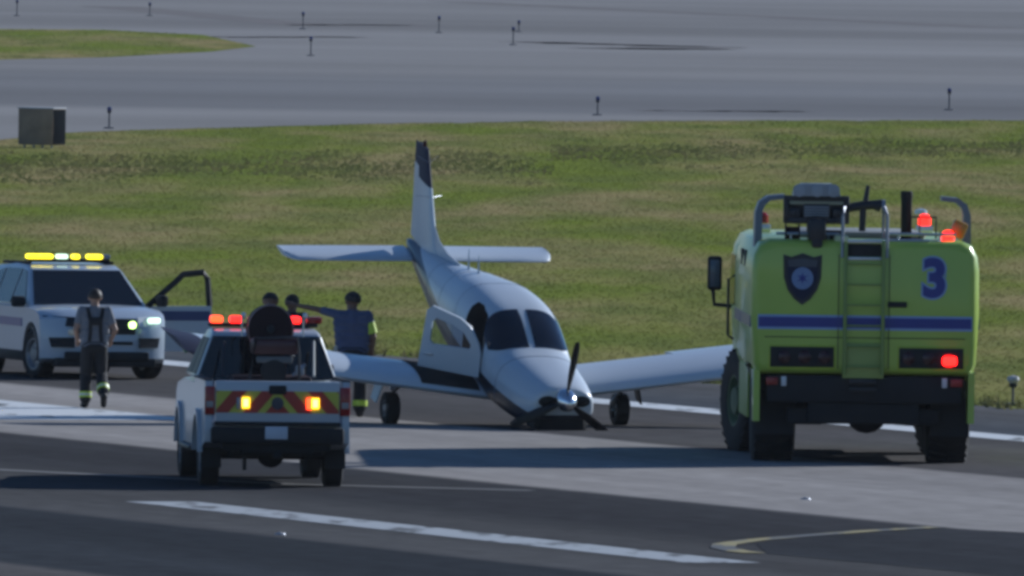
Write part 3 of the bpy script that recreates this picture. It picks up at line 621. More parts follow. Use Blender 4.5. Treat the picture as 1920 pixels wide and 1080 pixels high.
# ------------------------------------------------------------------ white patrol SUV, nose towards us
def build_suv():
    T = thing('suv', 'white patrol SUV with amber roof lights and its door standing open', 'suv', (-6.50, 23.3, 0), R(180 + 15))
    # local: +y nose. origin under the front axle
    prof = [(-3.98, .55), (-4.02, .85), (-3.95, 1.12), (-.1 - .3, 1.15), (.25, 1.12), (.62, 1.05), (.80, .96), (.87, .80), (.88, .55), (.84, .33), (.6, .26)] + arch(0, .43, .26, .38)[::-1] + [(-1.5, .26)] + arch(-3.02, .43, .26, .38)[::-1] + [(-3.75, .32)]
    body = mk('body', shell(prof, 1.0, .88, -4.02, plan_f=.30, plan_r=.15, crown=.05), SUVW, T, 32)
    wf = lambda z: .95 - .24 * max(0, z - 1.10) / .64
    cp = [(-3.93, 1.09), (-3.62, 1.62), (-3.35, 1.70), (-2.2, 1.76), (-1.45, 1.735), (-1.22, 1.68), (-.30, 1.10)]
    c = mk('cabin', cabin(cp, wf), SUVW, T); bevel_mesh(c, .05, 3)
    mk('windscreen', G().panel([(.87, -.36, 1.135), (-.87, -.36, 1.135), (-.70, -1.17, 1.65), (.70, -1.17, 1.65)], .014), DKGLASS, c)
    for s in (-1, 1):
        for q in ([(-.62, 1.14), (-1.55, 1.14), (-1.52, 1.66), (-1.28, 1.64)], [(-1.65, 1.14), (-2.6, 1.14), (-2.58, 1.67), (-1.62, 1.67)], [(-2.7, 1.14), (-3.6, 1.14), (-3.45, 1.58), (-2.68, 1.66)]):
            p = [(s * wf(z), y, z) for y, z in q]
            mk('side_window', G().panel(p if s < 0 else p[::-1], .012), DKGLASS, c)
        if s > 0: mr = mk('mirror', G().box((s * 1.06, -.62, 1.18), (.22, .12, .17), .04), BLACK, T)
        wheel(T, (s * .86, 0, .38), .38, .25, RIM, s, R(14), .66); wheel(T, (s * .86, -3.02, .38), .38, .25, RIM, s, 0, .66)
        fl = arch(0, .50, .28, .38, 13); fi = arch(0, .415, .28, .38, 13)
        mk('wheel_arch', G().prism(fl + fi[::-1], 'x', s * .97, s * 1.008), BLACK, body)
        fl = arch(-3.02, .475, .30, .38, 13); fi = arch(-3.02, .425, .30, .38, 13)
        mk('wheel_arch', G().prism(fl + fi[::-1], 'x', s * .97, s * 1.008), BLACK, body)
        mk('sill', G().box((s * .97, -1.5, .34), (.08, 2.1, .16), .02), BLACK, body)
        mk('side_stripe', G().box((s * 1.002, -1.9, .86), (.014, 2.6, .13)), NAVY, body)
        hl = mk('headlight', G().loft([[(s * x, y, z) for x, y, z in ((.50, .80, .83), (.93, .55, .86), (.95, .48, .98), (.50, .72, .965))], [(s * x, y, z) for x, y, z in ((.50, .90, .825), (.94, .62, .85), (.955, .54, .99), (.50, .82, .975))]]), DKGLASS if s > 0 else CLEAR, T)
        if s < 0: mk('lit_lamp', G().box((-.78, .745, .925), (.22, .10, .09), .03, Matrix.Rotation(.5, 3, 'Z')), WLAMP, hl)
        mk('marker_lamp', G().lathe([(.004, .06), (.045, .05), (.055, 0), (.004, 0)], (s * .56, .84, .74), 'y', 14), mat('lit_marker', (.9, .75, .55), .3) if s > 0 else CLEAR, T)
        mk('fog_recess', G().loft([[(s * x, y, z) for x, y, z in ((.52, .80, .50), (.86, .66, .50), (.90, .60, .66), (.52, .80, .66))], [(s * x, y, z) for x, y, z in ((.52, .905, .50), (.84, .79, .51), (.88, .74, .65), (.52, .905, .66))]]), BLACK, T)
    gr = mk('grille', G().box((0, .855, .83), (.92, .08, .25), .03), BLACK, T)
    for k in range(4): mk('grille_bar', G().box((0, .90, .745 + k * .055), (.86, .012, .018)), DARKMET, gr)
    mk('grille_badge', G().lathe([(.004, .01), (.07, .008), (.075, 0), (.004, 0)], (0, .90, .83), 'y', 18), mat('badge_maroon', (.10, .02, .03), .3), gr)
    mk('grille_lamp', G().lathe([(.004, .03), (.05, .025), (.06, 0), (.004, 0)], (-.40, .895, .86), 'y', 18), GLAMP, gr)
    mk('lower_grille', G().box((0, .885, .575), (.82, .05, .05), .01), BLACK, T)
    mk('push_plate', G().box((0, .87, .37), (1.35, .08, .14), .03), BLACK, T)
    mk('front_skirt', G().box((0, .70, .27), (1.6, .3, .14), .03), BLACK, T)
    mk('underbody', G().box((0, -1.55, .38), (1.5, 4.6, .28), .03), BLACK, T)
    lb = mk('light_bar', G().box((0, -1.75, 1.80), (1.30, .28, .05), .015), BLACK, T)
    for x, m_, wd in ((.56, YLAMP, .20), (.36, YLAMP, .20), (.10, WLAMP, .16), (-.12, YLAMP, .10), (-.42, YLAMP, .22), (-.6, GREYMET, .12)):
        mk('beacon_lens', G().box((x, -1.72, 1.862), (wd, .24, .075), .025), m_, lb)
    mk('roof_rail', G().tube([(-.66, -1.5, 1.77), (-.66, -3.2, 1.75)], .025).tube([(.66, -1.5, 1.77), (.66, -3.2, 1.75)], .025), BLACK, T)
    # driver's door swung out (image right = local -x)
    DOORBLUE = mat('door_blue_band', (.03, .05, .15), .5)
    hx, hy = -.985, -.50; da = R(80)
    M = Matrix.Translation((hx, hy, 0)) @ Matrix.Rotation(-da, 4, 'Z')
    def dp(name, g, m_, par):
        g.v = [tuple(M @ Vector(p)) for p in g.v]; return mk(name, g, m_, par)
    d = dp('door', G().prism([(0, .42), (-1.05, .42), (-1.10, .8), (-1.08, 1.13), (0, 1.12)], 'x', -.03, .05), SUVW, T)
    dp('door_stripe', G().prism([(-.02, .90), (-1.06, .90), (-1.06, 1.05), (-.02, 1.05)], 'x', -.036, -.031), DOORBLUE, d)
    dp('door_stripe', G().prism([(-.02, .90), (-1.06, .90), (-1.06, 1.05), (-.02, 1.05)], 'x', .051, .056), DOORBLUE, d)
    dp('window_frame', G().tube([(0, .0, 1.12), (.05, -.52, 1.52), (.12, -.66, 1.62), (.14, -1.0, 1.65), (.11, -1.07, 1.55), (.02, -1.07, 1.12)], .052), BLACK, d)
    dp('mirror', G().box((-.14, -.18, 1.21), (.28, .14, .18), .05), BLACK, d)
    dp('door_trim', G().box((.06, -.5, .78), (.03, .85, .5), .02), mat('dark_trim', (.03, .03, .035), .6), d)
    return T
build_suv()

# ------------------------------------------------------------------ light aircraft resting on its nose
def build_plane():
    PITCH = R(15.5)
    T = thing('light_aircraft', 'white low-wing propeller aircraft resting nose down on the runway with its cabin door open', 'airplane', (-.075, -.45, 0), 0)
    T.rotation_euler = (-PITCH, 0, R(196.9))
    inv = Matrix.Rotation(PITCH, 3, 'X')
    ST = [(2.70, .40, 1.345, .93, 2.5), (2.66, .45, 1.375, .88, 2.5), (2.50, .50, 1.405, .76, 2.5), (2.1, .57, 1.43, .65, 2.6), (1.5, .625, 1.45, .60, 2.7), (.97, .65, 1.465, .58, 2.8), (.78, .655, 1.57, .58, 2.8), (.55, .66, 1.70, .58, 2.8),
          (.28, .66, 1.815, .58, 3.0), (0, .66, 1.865, .58, 3.2), (-.4, .655, 1.88, .58, 3.2), (-1.0, .63, 1.85, .59, 3.0), (-1.8, .55, 1.73, .62, 2.7), (-2.6, .45, 1.59, .68, 2.4), (-3.4, .34, 1.45, .77, 2.2),
          (-4.2, .23, 1.345, .87, 2.0), (-5.0, .12, 1.25, .98, 2.0), (-5.45, .05, 1.19, 1.05, 2.0), (-5.56, .015, 1.15, 1.10, 2.0)]
    ys = [s[0] for s in ST][::-1]
    def stn(y):
        out = []
        for k in range(1, 5):
            vals = [s[k] for s in ST][::-1]
            i = max(0, min(len(ys) - 2, int(np.searchsorted(ys, y)) - 1)); y0, y1 = ys[i], ys[i + 1]; t = max(0, min(1, (y - y0) / (y1 - y0)))
            m0 = (vals[i + 1] - vals[max(i - 1, 0)]) / (ys[i + 1] - ys[max(i - 1, 0)]) * (y1 - y0); m1 = (vals[min(i + 2, len(ys) - 1)] - vals[i]) / (ys[min(i + 2, len(ys) - 1)] - ys[i]) * (y1 - y0)
            d = vals[i + 1] - vals[i]
            if d * m0 <= 0: m0 = 0
            if d * m1 <= 0: m1 = 0
            out.append(vals[i] * (2 * t**3 - 3 * t**2 + 1) + m0 * (t**3 - 2 * t**2 + t) + vals[i + 1] * (-2 * t**3 + 3 * t**2) + m1 * (t**3 - t**2))
        return out
    def S(y, t, off=0.):                 # t: 0 top, +90 starboard (+x), 180 bottom (degrees)
        hw, zt, zb, e = stn(y); zc = zb + .44 * (zt - zb); c, s = math.cos(R(t)), math.sin(R(t))
        e = e if c > 0 else 3.2 - .5 * min(1, max(0, (-y - 2) / 3)); x = (hw + off) * math.copysign(abs(s) ** (2 / e), s); z = zc + ((zt - zc if c > 0 else zc - zb) + off) * math.copysign(abs(c) ** (2 / e), c)
        return (x, y, z)
    NT = 56
    yy = sorted(set([round(-5.56 + k * .12, 3) for k in range(70)] + [2.70, 2.68, 2.66, 2.58, 2.50, .97]))
    yy = [y for y in yy if y <= 2.70]
    g = G().loft([[S(y, 360 * k / NT) for k in range(NT)] for y in yy])
    # paint: white upper, dark belly and tail stripe
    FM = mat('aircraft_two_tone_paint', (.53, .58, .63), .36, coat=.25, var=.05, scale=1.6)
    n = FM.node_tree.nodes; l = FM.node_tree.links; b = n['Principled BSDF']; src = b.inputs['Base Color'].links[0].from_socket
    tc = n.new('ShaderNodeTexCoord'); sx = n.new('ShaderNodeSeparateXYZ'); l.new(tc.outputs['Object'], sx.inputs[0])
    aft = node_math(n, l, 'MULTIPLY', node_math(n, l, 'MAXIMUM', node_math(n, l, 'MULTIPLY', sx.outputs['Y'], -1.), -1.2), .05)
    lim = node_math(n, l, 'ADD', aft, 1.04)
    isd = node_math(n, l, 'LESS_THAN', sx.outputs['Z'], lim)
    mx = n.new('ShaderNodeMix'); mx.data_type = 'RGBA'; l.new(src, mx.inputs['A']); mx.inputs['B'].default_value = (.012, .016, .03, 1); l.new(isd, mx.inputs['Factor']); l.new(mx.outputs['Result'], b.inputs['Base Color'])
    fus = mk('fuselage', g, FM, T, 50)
    INT = mat('cabin_interior', (.03, .03, .032), .8)
    # real door opening cut into the starboard side
    dprof = [(.66, .93), (.66, 1.26), (.60, 1.42), (.42, 1.62), (.22, 1.73), (-.06, 1.79), (-.27, 1.78), (-.33, 1.70), (-.35, .93)]
    cut = mk('cutter', G().prism(dprof, 'x', .14, 1.1), None)
    cut.data.materials.append(FM); cut.data.materials.append(INT); fus.data.materials.append(INT)
    for p in cut.data.polygons: p.material_index = 1
    cut.parent = T; cut.matrix_parent_inverse = Matrix.Identity(4)
    bo = fus.modifiers.new('door_opening', 'BOOLEAN'); bo.object = cut; bo.operation = 'DIFFERENCE'; bo.solver = 'EXACT'
    bpy.context.view_layer.update()
    me = bpy.data.meshes.new_from_object(fus.evaluated_get(bpy.context.evaluated_depsgraph_get())); fus.modifiers.clear(); fus.data = me; me.name = 'fuselage'
    bpy.data.objects.remove(cut)
    me.set_sharp_from_angle(angle=R(50))
    mk('seat', G().box((.32, -.15, 1.12), (.16, .12, .56), .05).box((.32, -.15, 1.48), (.12, .09, .18), .04), mat('seat_grey', (.16, .15, .15), .8), fus)
    # glazing patches lying on the skin
    def patch(name, cols, m_, par, off=.006, nv=10):   # cols: list of (y_bottom,t_bottom,y_top,t_top)
        gg = G(); rows = []
        for j in range(nv + 1):
            f = j / nv; rows.append([S(a + (c - a) * f, b_ + (d - b_) * f, off) for a, b_, c, d in cols])
        gg.loft(rows, False, False); return mk(name, gg, m_, par, 60)
    WS = mat('tinted_perspex', (.012, .014, .022), .05, coat=.4, var=.3)
    for s in (-1, 1):
        cols = [(.965, s * 1.3, .25, s * 1.6)]
        for k in range(1, 13):
            t = k / 12
            cols.append((.965 - .22 * t ** 3, s * (1.3 + 60 * t), .25 + .22 * t ** 4, s * (1.6 + 57 * t)))
        patch('windscreen', cols, WS, fus)
        if s < 0: patch('side_window', [(-.50 - .62 * k / 6, s * 72, -.52 - .55 * k / 6, s * 54) for k in range(7)], WS, fus)
        if s < 0: patch('side_window', [(-1.3 - .6 * k / 6, s * 70, -1.3 - .5 * k / 6, s * 50) for k in range(7)], WS, fus)
        if s < 0: patch('side_window', [(.55 - .85 * k / 6, s * 68, .32 - .6 * k / 6, s * 46) for k in range(7)], WS, fus)
        # cooling inlets
        gi = G().loft([[(s * (.255 + .135 * math.cos(a) * k), 2.697 + .02 * (1 - k) + .008, 1.185 + .085 * math.sin(a) * k) for a in [2 * math.pi * i / 20 for i in range(20)]] for k in (1.0, .5, .02)])
        mk('cooling_inlet', gi, BLACK, fus)
    mk('air_scoop', G().loft([[(x * k, y, .86 + (z - .86) * k) for x, z in ((-.40, .92), (-.42, .74), (-.28, .60), (.28, .60), (.42, .74), (.40, .92))] for y, k in ((1.9, .8), (2.2, 1), (2.62, .95), (2.68, .8))]), BLACK, fus)
    mk('nose_gear_door', G().box((.2, 1.9, .58), (.03, .8, .22), .01, Matrix.Rotation(.5, 3, 'Y')).box((-.2, 1.9, .58), (.03, .8, .22), .01, Matrix.Rotation(-.5, 3, 'Y')), DARKMET, fus)
    mk('exhaust_pipe', G().tube([(.22, 1.85, .72), (.24, 1.6, .58), (.24, 1.4, .55)], .04), DARKMET, fus)
    # cowling seam and door frame
    mk('cowl_seam', G().tube([S(1.35, t, .001) for t in range(-112, 113, 8)], .006, 5), GREYMET, fus)
    for yS in (-.95, -2.15, -3.3): mk('skin_seam', G().tube([S(yS, t, .0005) for t in range(-120, 121, 8)], .004, 4), GREYMET, fus)
    # antennas on the spine
    for y, h in ((-2.45, .30), (-1.95, .26)):
        z = stn(y)[1]
        mk('antenna', G().loft([[(.012 * a * k, y + .06 * b_ * k - (1 - k) * .10, z - .01 + h * (1 - k) / .75) for a, b_ in ((1, 0), (0, 1), (-1, 0), (0, -1))] for k in (1, .55, .25)]), PLANEW, T)
    # wings
    def foil(th, a, b_, n=9, camber=.02):
        def yt(x): return 5 * th * (.2969 * math.sqrt(x) - .126 * x - .3516 * x**2 + .2843 * x**3 - .1015 * x**4)
        fr = [a + (b_ - a) * (1 - math.cos(math.pi * k / n)) / 2 for k in range(n + 1)] if a == 0 else [a + (b_ - a) * k / n for k in range(n + 1)]
        up = [(x, yt(x) + camber * 4 * x * (1 - x)) for x in fr]; lo = [(x, -yt(x) + camber * 4 * x * (1 - x)) for x in fr]
        return up[::-1] + (lo[1:] if a == 0 else lo)
    DI = math.tan(R(7)); INC = math.tan(R(2))
    def wsec(s, sp, a, b_, n=9, droop=0.):
        t = max(0, sp - 4.75) / .37; ch = (1.66 - .03 * sp) * (1 - .12 * t ** 2); le = .80 - .015 * sp - .10 * t ** 2
        pts = []
        for x, z in foil(.155, a, b_, n):
            if t > 0 and z < .07: z = z + (.055 - z) * min(1, t) * .85
            zz = .55 + sp * DI + z * ch + INC * (1 - x) * ch - (max(0, x - .72) * ch * droop)
            pts.append((s * sp, le - x * ch, zz))
        return pts
    for s in (1, -1):
        w_ = mk('wing', G().loft([wsec(s, sp, 0, .72) for sp in (.3, .6, 1, 2, 3, 4, 4.72)]), PLANEW, T, 40)
        mk('wing_tip', G().loft([wsec(s, sp, 0, .999, 14) for sp in (4.735, 4.80, 4.88, 4.96, 5.04, 5.10, 5.12)]), DARKNAVY, w_, 50)  # shade on the tip's outer and under side put into its dark colour
        mk('flap', G().loft([wsec(s, sp, .728, .998, 5, .10) for sp in (.62, 1.5, 2.55)]), PLANEW, w_)
        mk('aileron', G().loft([wsec(s, sp, .728, .998, 5) for sp in (2.58, 3.5, 4.70)]), PLANEW, w_)
        if s > 0:
            a = [wsec(s, sp, 0, .72)[0:9] for sp in (.66, 1.1, 1.55)]
            mk('wing_walk', G().loft([[(x, y, z + .006) for x, y, z in r] for r in a], False, False), mat('walkway_grit', (.015, .015, .016), .95, bump=.4), w_)
        mk('nav_light', G().lathe([(.004, .06), (.03, .04), (.035, -.04), (.004, -.06)], (s * 5.07, .50, .55 + 5.07 * DI + .08), 'y', 12), mat('nav_red', (.3, .02, .02), .2) if s < 0 else mat('nav_green', (.02, .2, .06), .2), w_)
        # main gear
        wr = .235; wc = inv @ Vector((s * 1.74, 0, wr)); top = Vector((s * 1.74, .02, .72))
        gear = mk('gear_leg', G().tube([top, (wc + top) / 2 + Vector((0, -.01, .05))], .05, 12).tube([(wc + top) / 2 + Vector((0, -.01, .07)), wc + Vector((-s * .12, 0, .12)), wc + Vector((-s * .11, 0, 0)), wc], [.032, .03, .03, .03], 10), SILVER, T)
        tw = wheel(T, tuple(wc), wr, .20, RIM, s, 0, .5)
        mk('gear_door', G().panel([(s * 1.92, .16, .70), (s * 2.01, .13, .36), (s * 2.01, -.13, .36), (s * 1.92, -.18, .70)], 0, 0, .02), PLANEW if s > 0 else DARKMET, T)
        mk('gear_link', G().tube([top + Vector((-s * .35, 0, .05)), (wc + top) / 2], .018), DARKMET, gear)
    # tail
    def tsec(s, sp, a=0, b_=.999):
        ch = .78 - .02 * sp; t = max(0, sp - 1.9) / .13; le = -4.72 - .25 * t * t
        return [(s * sp, le - x * (ch - .25 * t * t), 1.06 + z * ch) for x, z in foil(.10, a, b_, 8, 0)]
    for s in (1, -1): mk('stabilator', G().loft([tsec(s, sp) for sp in (.08, .8, 1.5, 1.88, 1.96, 2.01, 2.035)]), PLANEW, T, 40)
    def fsec(z, a, b_, n=8):
        k = (z - 1.25) / 1.43; le = -3.98 - .95 * k; te = -5.42 - .18 * k
        return [(zz * (le - te) * .9, le - x * (le - te), z) for x, zz in foil(.09, a, b_, n, 0)]
    fin = mk('fin', G().loft([fsec(z, 0, .66) for z in (1.12, 1.5, 1.9, 2.2)]), PLANEW, T)
    mk('fin_cap', G().loft([fsec(z, 0, .66) for z in (2.203, 2.4, 2.58, 2.66, 2.69)]), DARKNAVY, fin)
    rud = mk('rudder', G().loft([fsec(z, .668, .998, 4) for z in (1.26, 1.7, 2.35)]), PLANEW, T)
    mk('rudder_cap', G().loft([fsec(z, .668, .998, 4) for z in (2.353, 2.5, 2.62, 2.66)]), DARKNAVY, rud)
    # dorsal fillet
    mk('dorsal_fillet', G().loft([[(-.012, y, zb), (.012, y, zb), (.010, y, zt), (-.010, y, zt)] for y, zb, zt in ((-2.9, 1.47, 1.555), (-3.5, 1.38, 1.53), (-4.0, 1.32, 1.58), (-4.3, 1.28, 1.72))]), PLANEW, fin)
    mk('beacon', G().lathe([(.004, .09), (.03, .07), (.035, 0), (.02, -.02)], (0, -5.15, 2.69), 'z', 12), mat('dark_red_beacon', (.06, .01, .012), .3), fin)
    mk('whip_antenna', G().tube([(0, -4.85, 2.52), (-.16, -4.95, 2.60)], .004, 5).tube([(0, -4.85, 2.52), (.16, -4.95, 2.60)], .004, 5), GREYMET, fin)
    mk('whip_antenna', G().tube([(0, -4.55, 2.08), (-.20, -4.75, 2.05)], .004, 5).tube([(0, -4.55, 2.08), (.20, -4.75, 2.05)], .004, 5), GREYMET, fin)
    # propeller
    pz = 1.225
    spn = mk('spinner', G().lathe([(.16, 2.71), (.165, 2.74), (.155, 2.82), (.12, 2.92), (.06, 2.99), (.004, 3.02)], (0, 0, pz), 'y', 28), mat('polished_spinner', (.8, .8, .82), .16, 1., var=.02), T)
    for ang in (6, 127, 245):           # degrees clockwise as seen from ahead, from straight up
        rings = []
        for r_, ch, tw, th in ((.10, .06, 60, .05), (.2, .09, 45, .035), (.4, .135, 32, .022), (.6, .14, 24, .016), (.78, .12, 19, .012), (.86, .085, 17, .010), (.885, .04, 16, .006)):
            ring = []
            for k in range(10):
                a = 2 * math.pi * k / 10; cx, cy = ch / 2 * math.cos(a), th / 2 * math.sin(a); c, s_ = math.cos(R(tw)), math.sin(R(tw))
                ring.append(Vector((cx * c - cy * s_, 2.78 + cx * s_ + cy * c, r_)))
            rings.append(ring)
        # nose-on view: image right is local -x
        M = Matrix.Rotation(R(-ang), 3, 'Y'); rings = [[M @ p + Vector((0, 0, pz)) - (M @ Vector((0, 0, 0))) for p in r] for r in rings]
        mk('propeller_blade', G().loft(rings), mat('black_propeller', (.008, .008, .009), .45), T)
    # cabin door, hinged at its front edge, swung out square to the fuselage
    dp_ = [(.0, .93), (.0, 1.28), (-.05, 1.42), (-.20, 1.64), (-.38, 1.74), (-.82, 1.84), (-.90, 1.77), (-.95, .93)]
    hinge = Vector((.668, .67, 0)); M = Matrix.Translation(hinge) @ Matrix.Rotation(R(52), 4, 'Z')
    def dd(name, g, m_, par): g.v = [tuple(M @ Vector(p)) for p in g.v]; return mk(name, g, m_, par)
    # frame of the door as a ring round the window so that one sees through the pane
    win = [(-.18, 1.32), (-.16, 1.38), (-.30, 1.55), (-.48, 1.63), (-.74, 1.68), (-.80, 1.61), (-.80, 1.34), (-.75, 1.29)]
    gd = G(); outer = dp_; no_, nw = len(outer), len(win)
    bm = bmesh.new(); vo = [bm.verts.new((0, y, z)) for y, z in outer]; vw = [bm.verts.new((0, y, z)) for y, z in win]
    eo = [bm.edges.new((vo[i], vo[(i + 1) % no_])) for i in range(no_)]; ew = [bm.edges.new((vw[i], vw[(i + 1) % nw])) for i in range(nw)]
    bmesh.ops.triangle_fill(bm, edges=eo + ew, use_beauty=True); ext = bmesh.ops.extrude_face_region(bm, geom=bm.faces[:])
    for v in ext['geom']:
        if isinstance(v, bmesh.types.BMVert): v.co.x += .05
    bm.verts.index_update(); gd.add([v.co[:] for v in bm.verts], [[v.index for v in f.verts] for f in bm.faces]); bm.free()
    # follow the tumblehome of the cabin side
    gd.v = [(x - .12 * max(0, z - 1.15) ** 1.6, y, z) for x, y, z in gd.v]
    cd = dd('cabin_door', gd, PLANEW, T)
    gw = G().prism(win, 'x', .02, .026); gw.v = [(x - .12 * max(0, z - 1.15) ** 1.6, y, z) for x, y, z in gw.v]
    dd('door_window', gw, glass_mat('clear_perspex', (.75, .8, .85)), cd)
    dd('door_handle', G().box((.06, -.80, 1.14), (.03, .14, .04), .01), SILVER, cd)
    return T
build_plane()

# ------------------------------------------------------------------ people
SKIN = mat('skin', (.32, .19, .13), .55, var=.1); SKIN_D = mat('darker_skin', (.17, .095, .065), .55, var=.1)
HAIR = mat('dark_hair', (.012, .010, .009), .6); HAIR_B = mat('brown_hair', (.03, .02, .014), .6)
def cloth(name, c): return mat(name, c, .85, var=.18, scale=9, bump=.5, bscale=22)
GREYT = cloth('grey_shirt', (.17, .18, .205)); NAVYT = cloth('navy_shirt', (.085, .11, .20)); PURT = cloth('plum_shirt', (.05, .035, .055)); BUNK = cloth('bunker_trousers', (.012, .013, .016)); BOOT = mat('boot_rubber', (.010, .010, .010), .6); DKT = cloth('dark_jacket', (.02, .02, .024))
def person(label, loc, rz, pose, shirt, trousers, skin, hair, sleeves='short', hgt=1.8, head_turn=0.):
    """joints in metres for a 1.8 m adult; facing +y; x>0 is the person's right"""
    T = thing('person', label, 'person', loc, rz, None); k = hgt / 1.8
    segs = []                                    # (a, b, ra, rb, squash_y, material index)
    mats = [skin, shirt, trousers, BOOT]
    J = dict(pel=(0, 0, .96), che=(0, .01, 1.34), nk=(0, -.005, 1.50), hd=(0, .02, 1.635),
             rs=(.195, 0, 1.455), ls=(-.195, 0, 1.455), re=(.25, -.03, 1.14), le=(-.25, -.03, 1.14), rw=(.27, .06, .90), lw=(-.27, .06, .90),
             rh=(.095, 0, .92), lh=(-.095, 0, .92), rk=(.105, .02, .50), lk=(-.105, .02, .50), ra=(.11, -.02, .10), la=(-.11, -.02, .10), rt=(.125, .17, .04), lt=(-.125, .17, .04))
    J.update(pose); J = {a: Vector(p) * k for a, p in J.items()}
    def sg(a, b, ra, rb, m_): segs.append((Vector(a), Vector(b), ra * k, rb * k, m_))
    # torso: overlapping ribs of spheres give width without depth
    for f in (0, .25, .5, .75, 1):
        c = J['pel'].lerp(J['che'], f); wx = (.105 + .035 * f) * k
        sg(c + Vector((-wx, 0, 0)), c + Vector((wx, 0, 0)), .105 if f > .1 else .11, .105 if f > .1 else .11, 1)
    sg(J['ls'] * .8 + J['che'] * .2, J['rs'] * .8 + J['che'] * .2, .085, .085, 1); sg(J['che'], J['nk'], .13, .075, 1)
    c = J['pel'] - Vector((0, 0, .04 * k)); sg(c + Vector((-.085 * k, -.01, 0)), c + Vector((.085 * k, -.01, 0)), .115, .115, 2)
    sg(J['nk'], J['hd'] - Vector((0, .02, .05)) * k, .064, .062, 0)
    q = Matrix.Rotation(head_turn, 3, 'Z'); H = J['hd']
    def hp(x, y, z): return H + q @ Vector((x, y, z)) * k
    sg(hp(0, -.015, .04), hp(0, .0, .03), .098, .095, 0); sg(hp(0, .03, -.055), hp(0, .045, -.07), .065, .055, 0)
    sg(hp(0, .09, .005), hp(0, .112, -.02), .013, .016, 0); sg(hp(.04, .085, .03), hp(-.04, .085, .03), .016, .016, 0); sg(hp(-.02, .095, -.055), hp(.02, .095, -.055), .012, .012, 0)
    for s in (-1, 1): sg(hp(s * .093, -.005, .025), hp(s * .093, -.012, -.02), .018, .013, 0)
    for s, S_, E, W in ((1, 'rs', 're', 'rw'), (-1, 'ls', 'le', 'lw')):
        a, e, w_ = J[S_], J[E], J[W]; cut = 1.0 if sleeves == 'long' else .62
        mid = a.lerp(e, cut)
        sg(a, mid, .068, .058 if sleeves != 'long' else .05, 1)
        if sleeves == 'long': sg(e, w_, .052, .042, 1)
        else: sg(mid, e, .046, .042, 0); sg(e, w_, .042, .029, 0)
        d = (w_ - e).normalized(); side = d.cross(Vector((0, 1, 0))); side = side.normalized() if side.length > .1 else Vector((1, 0, 0)); nrm = side.cross(d)
        palm = w_ + d * .055 * k
        sg(w_, palm + side * .012, .030, .034, 0); sg(w_, palm - side * .012, .030, .034, 0)
        for i, (o_, ln) in enumerate(((-.030, .066), (-.010, .078), (.010, .074), (.029, .058))):
            b0 = palm + side * o_ * k + d * .025 * k; b1 = b0 + (d * .8 + nrm * .35).normalized() * ln * .55 * k; sg(b0, b1, .0125, .0115, 0)
            sg(b1, b1 + (d * .5 + nrm * .75).normalized() * ln * .5 * k, .0115, .010, 0)
        t0 = w_ + d * .02 * k - side * s * .028 * k; t1 = t0 + (d * .7 - side * s * .6 + nrm * .2).normalized() * .045 * k; sg(t0, t1, .017, .014, 0); sg(t1, t1 + (d * .9 - side * s * .1 + nrm * .3).normalized() * .035 * k, .014, .011, 0)
    for h_, kn, an, to in (('rh', 'rk', 'ra', 'rt'), ('lh', 'lk', 'la', 'lt')):
        sg(J[h_], J[kn], .108, .090, 2); sg(J[kn], J[an] + (J[kn] - J[an]) * .12, .090, .088, 2)
        dn = (J[an] - J[kn]).normalized(); he = J[an] + dn * .035 * k
        sg(J[an] + (J[kn] - J[an]) * .18, he, .060, .055, 3); sg(he, J[to], .055, .045, 3)
    g = G()
    for a, b, ra, rb, _ in segs:                 # tapered capsules, fused below
        L = (b - a).length; t = (b - a).normalized() if L > 1e-5 else Vector((0, 0, 1))
        u = t.cross(Vector((0, 0, 1)) if abs(t.z) < .9 else Vector((1, 0, 0))).normalized(); v = t.cross(u); rings = []
        for c, r_, ph in [(a, ra, p) for p in (-80, -50, -20)] + [(a, ra, 0)] + [(b, rb, 0)] + [(b, rb, p) for p in (20, 50, 80)]:
            rings.append([c + t * r_ * math.sin(R(ph)) + (u * math.cos(2 * math.pi * i / 12) + v * math.sin(2 * math.pi * i / 12)) * r_ * math.cos(R(ph)) for i in range(12)])
        g.loft(rings)
    o = mk('body', g, None, T)
    rm = o.modifiers.new('fuse', 'REMESH'); rm.mode = 'VOXEL'; rm.voxel_size = .011 * k
    sm = o.modifiers.new('smooth', 'SMOOTH'); sm.iterations = 3; sm.factor = .5
    bpy.context.view_layer.update()
    me = bpy.data.meshes.new_from_object(o.evaluated_get(bpy.context.evaluated_depsgraph_get())); o.modifiers.clear(); o.data = me; me.name = 'body'
    me.materials.clear(); [me.materials.append(x) for x in mats]
    nf = len(me.polygons); cen = np.zeros(nf * 3); me.polygons.foreach_get('center', cen); cen = cen.reshape(-1, 3)
    best = np.full(nf, 1e9); idx = np.zeros(nf, np.int32)
    for a, b, ra, rb, mi in segs:
        A, B = np.array(a), np.array(b); d = B - A; t = np.clip((cen - A) @ d / max(d @ d, 1e-9), 0, 1)
        dist = np.abs(np.linalg.norm(cen - (A + t[:, None] * d), axis=1) - (ra + (rb - ra) * t)); 
        mk_ = dist < best; best[mk_] = dist[mk_]; idx[mk_] = mi
    me.polygons.foreach_set('material_index', idx); me.polygons.foreach_set('use_smooth', np.ones(nf, bool)); me.update()
    # hair cap
    hg = G(); rings = []
    for th in (4, 20, 38, 56, 74, 90, 104):
        ring = []
        for i in range(20):
            a = 2 * math.pi * i / 20; back = -math.cos(a)                    # +1 at the back of the head
            t2 = R(th * (.72 + .36 * (back * .5 + .5)))
            ring.append(hp(.108 * math.sin(t2) * math.sin(a), -.012 + .120 * math.sin(t2) * math.cos(a) * (1 if back > 0 else .98), .035 + .115 * math.cos(t2)))
        rings.append(ring)
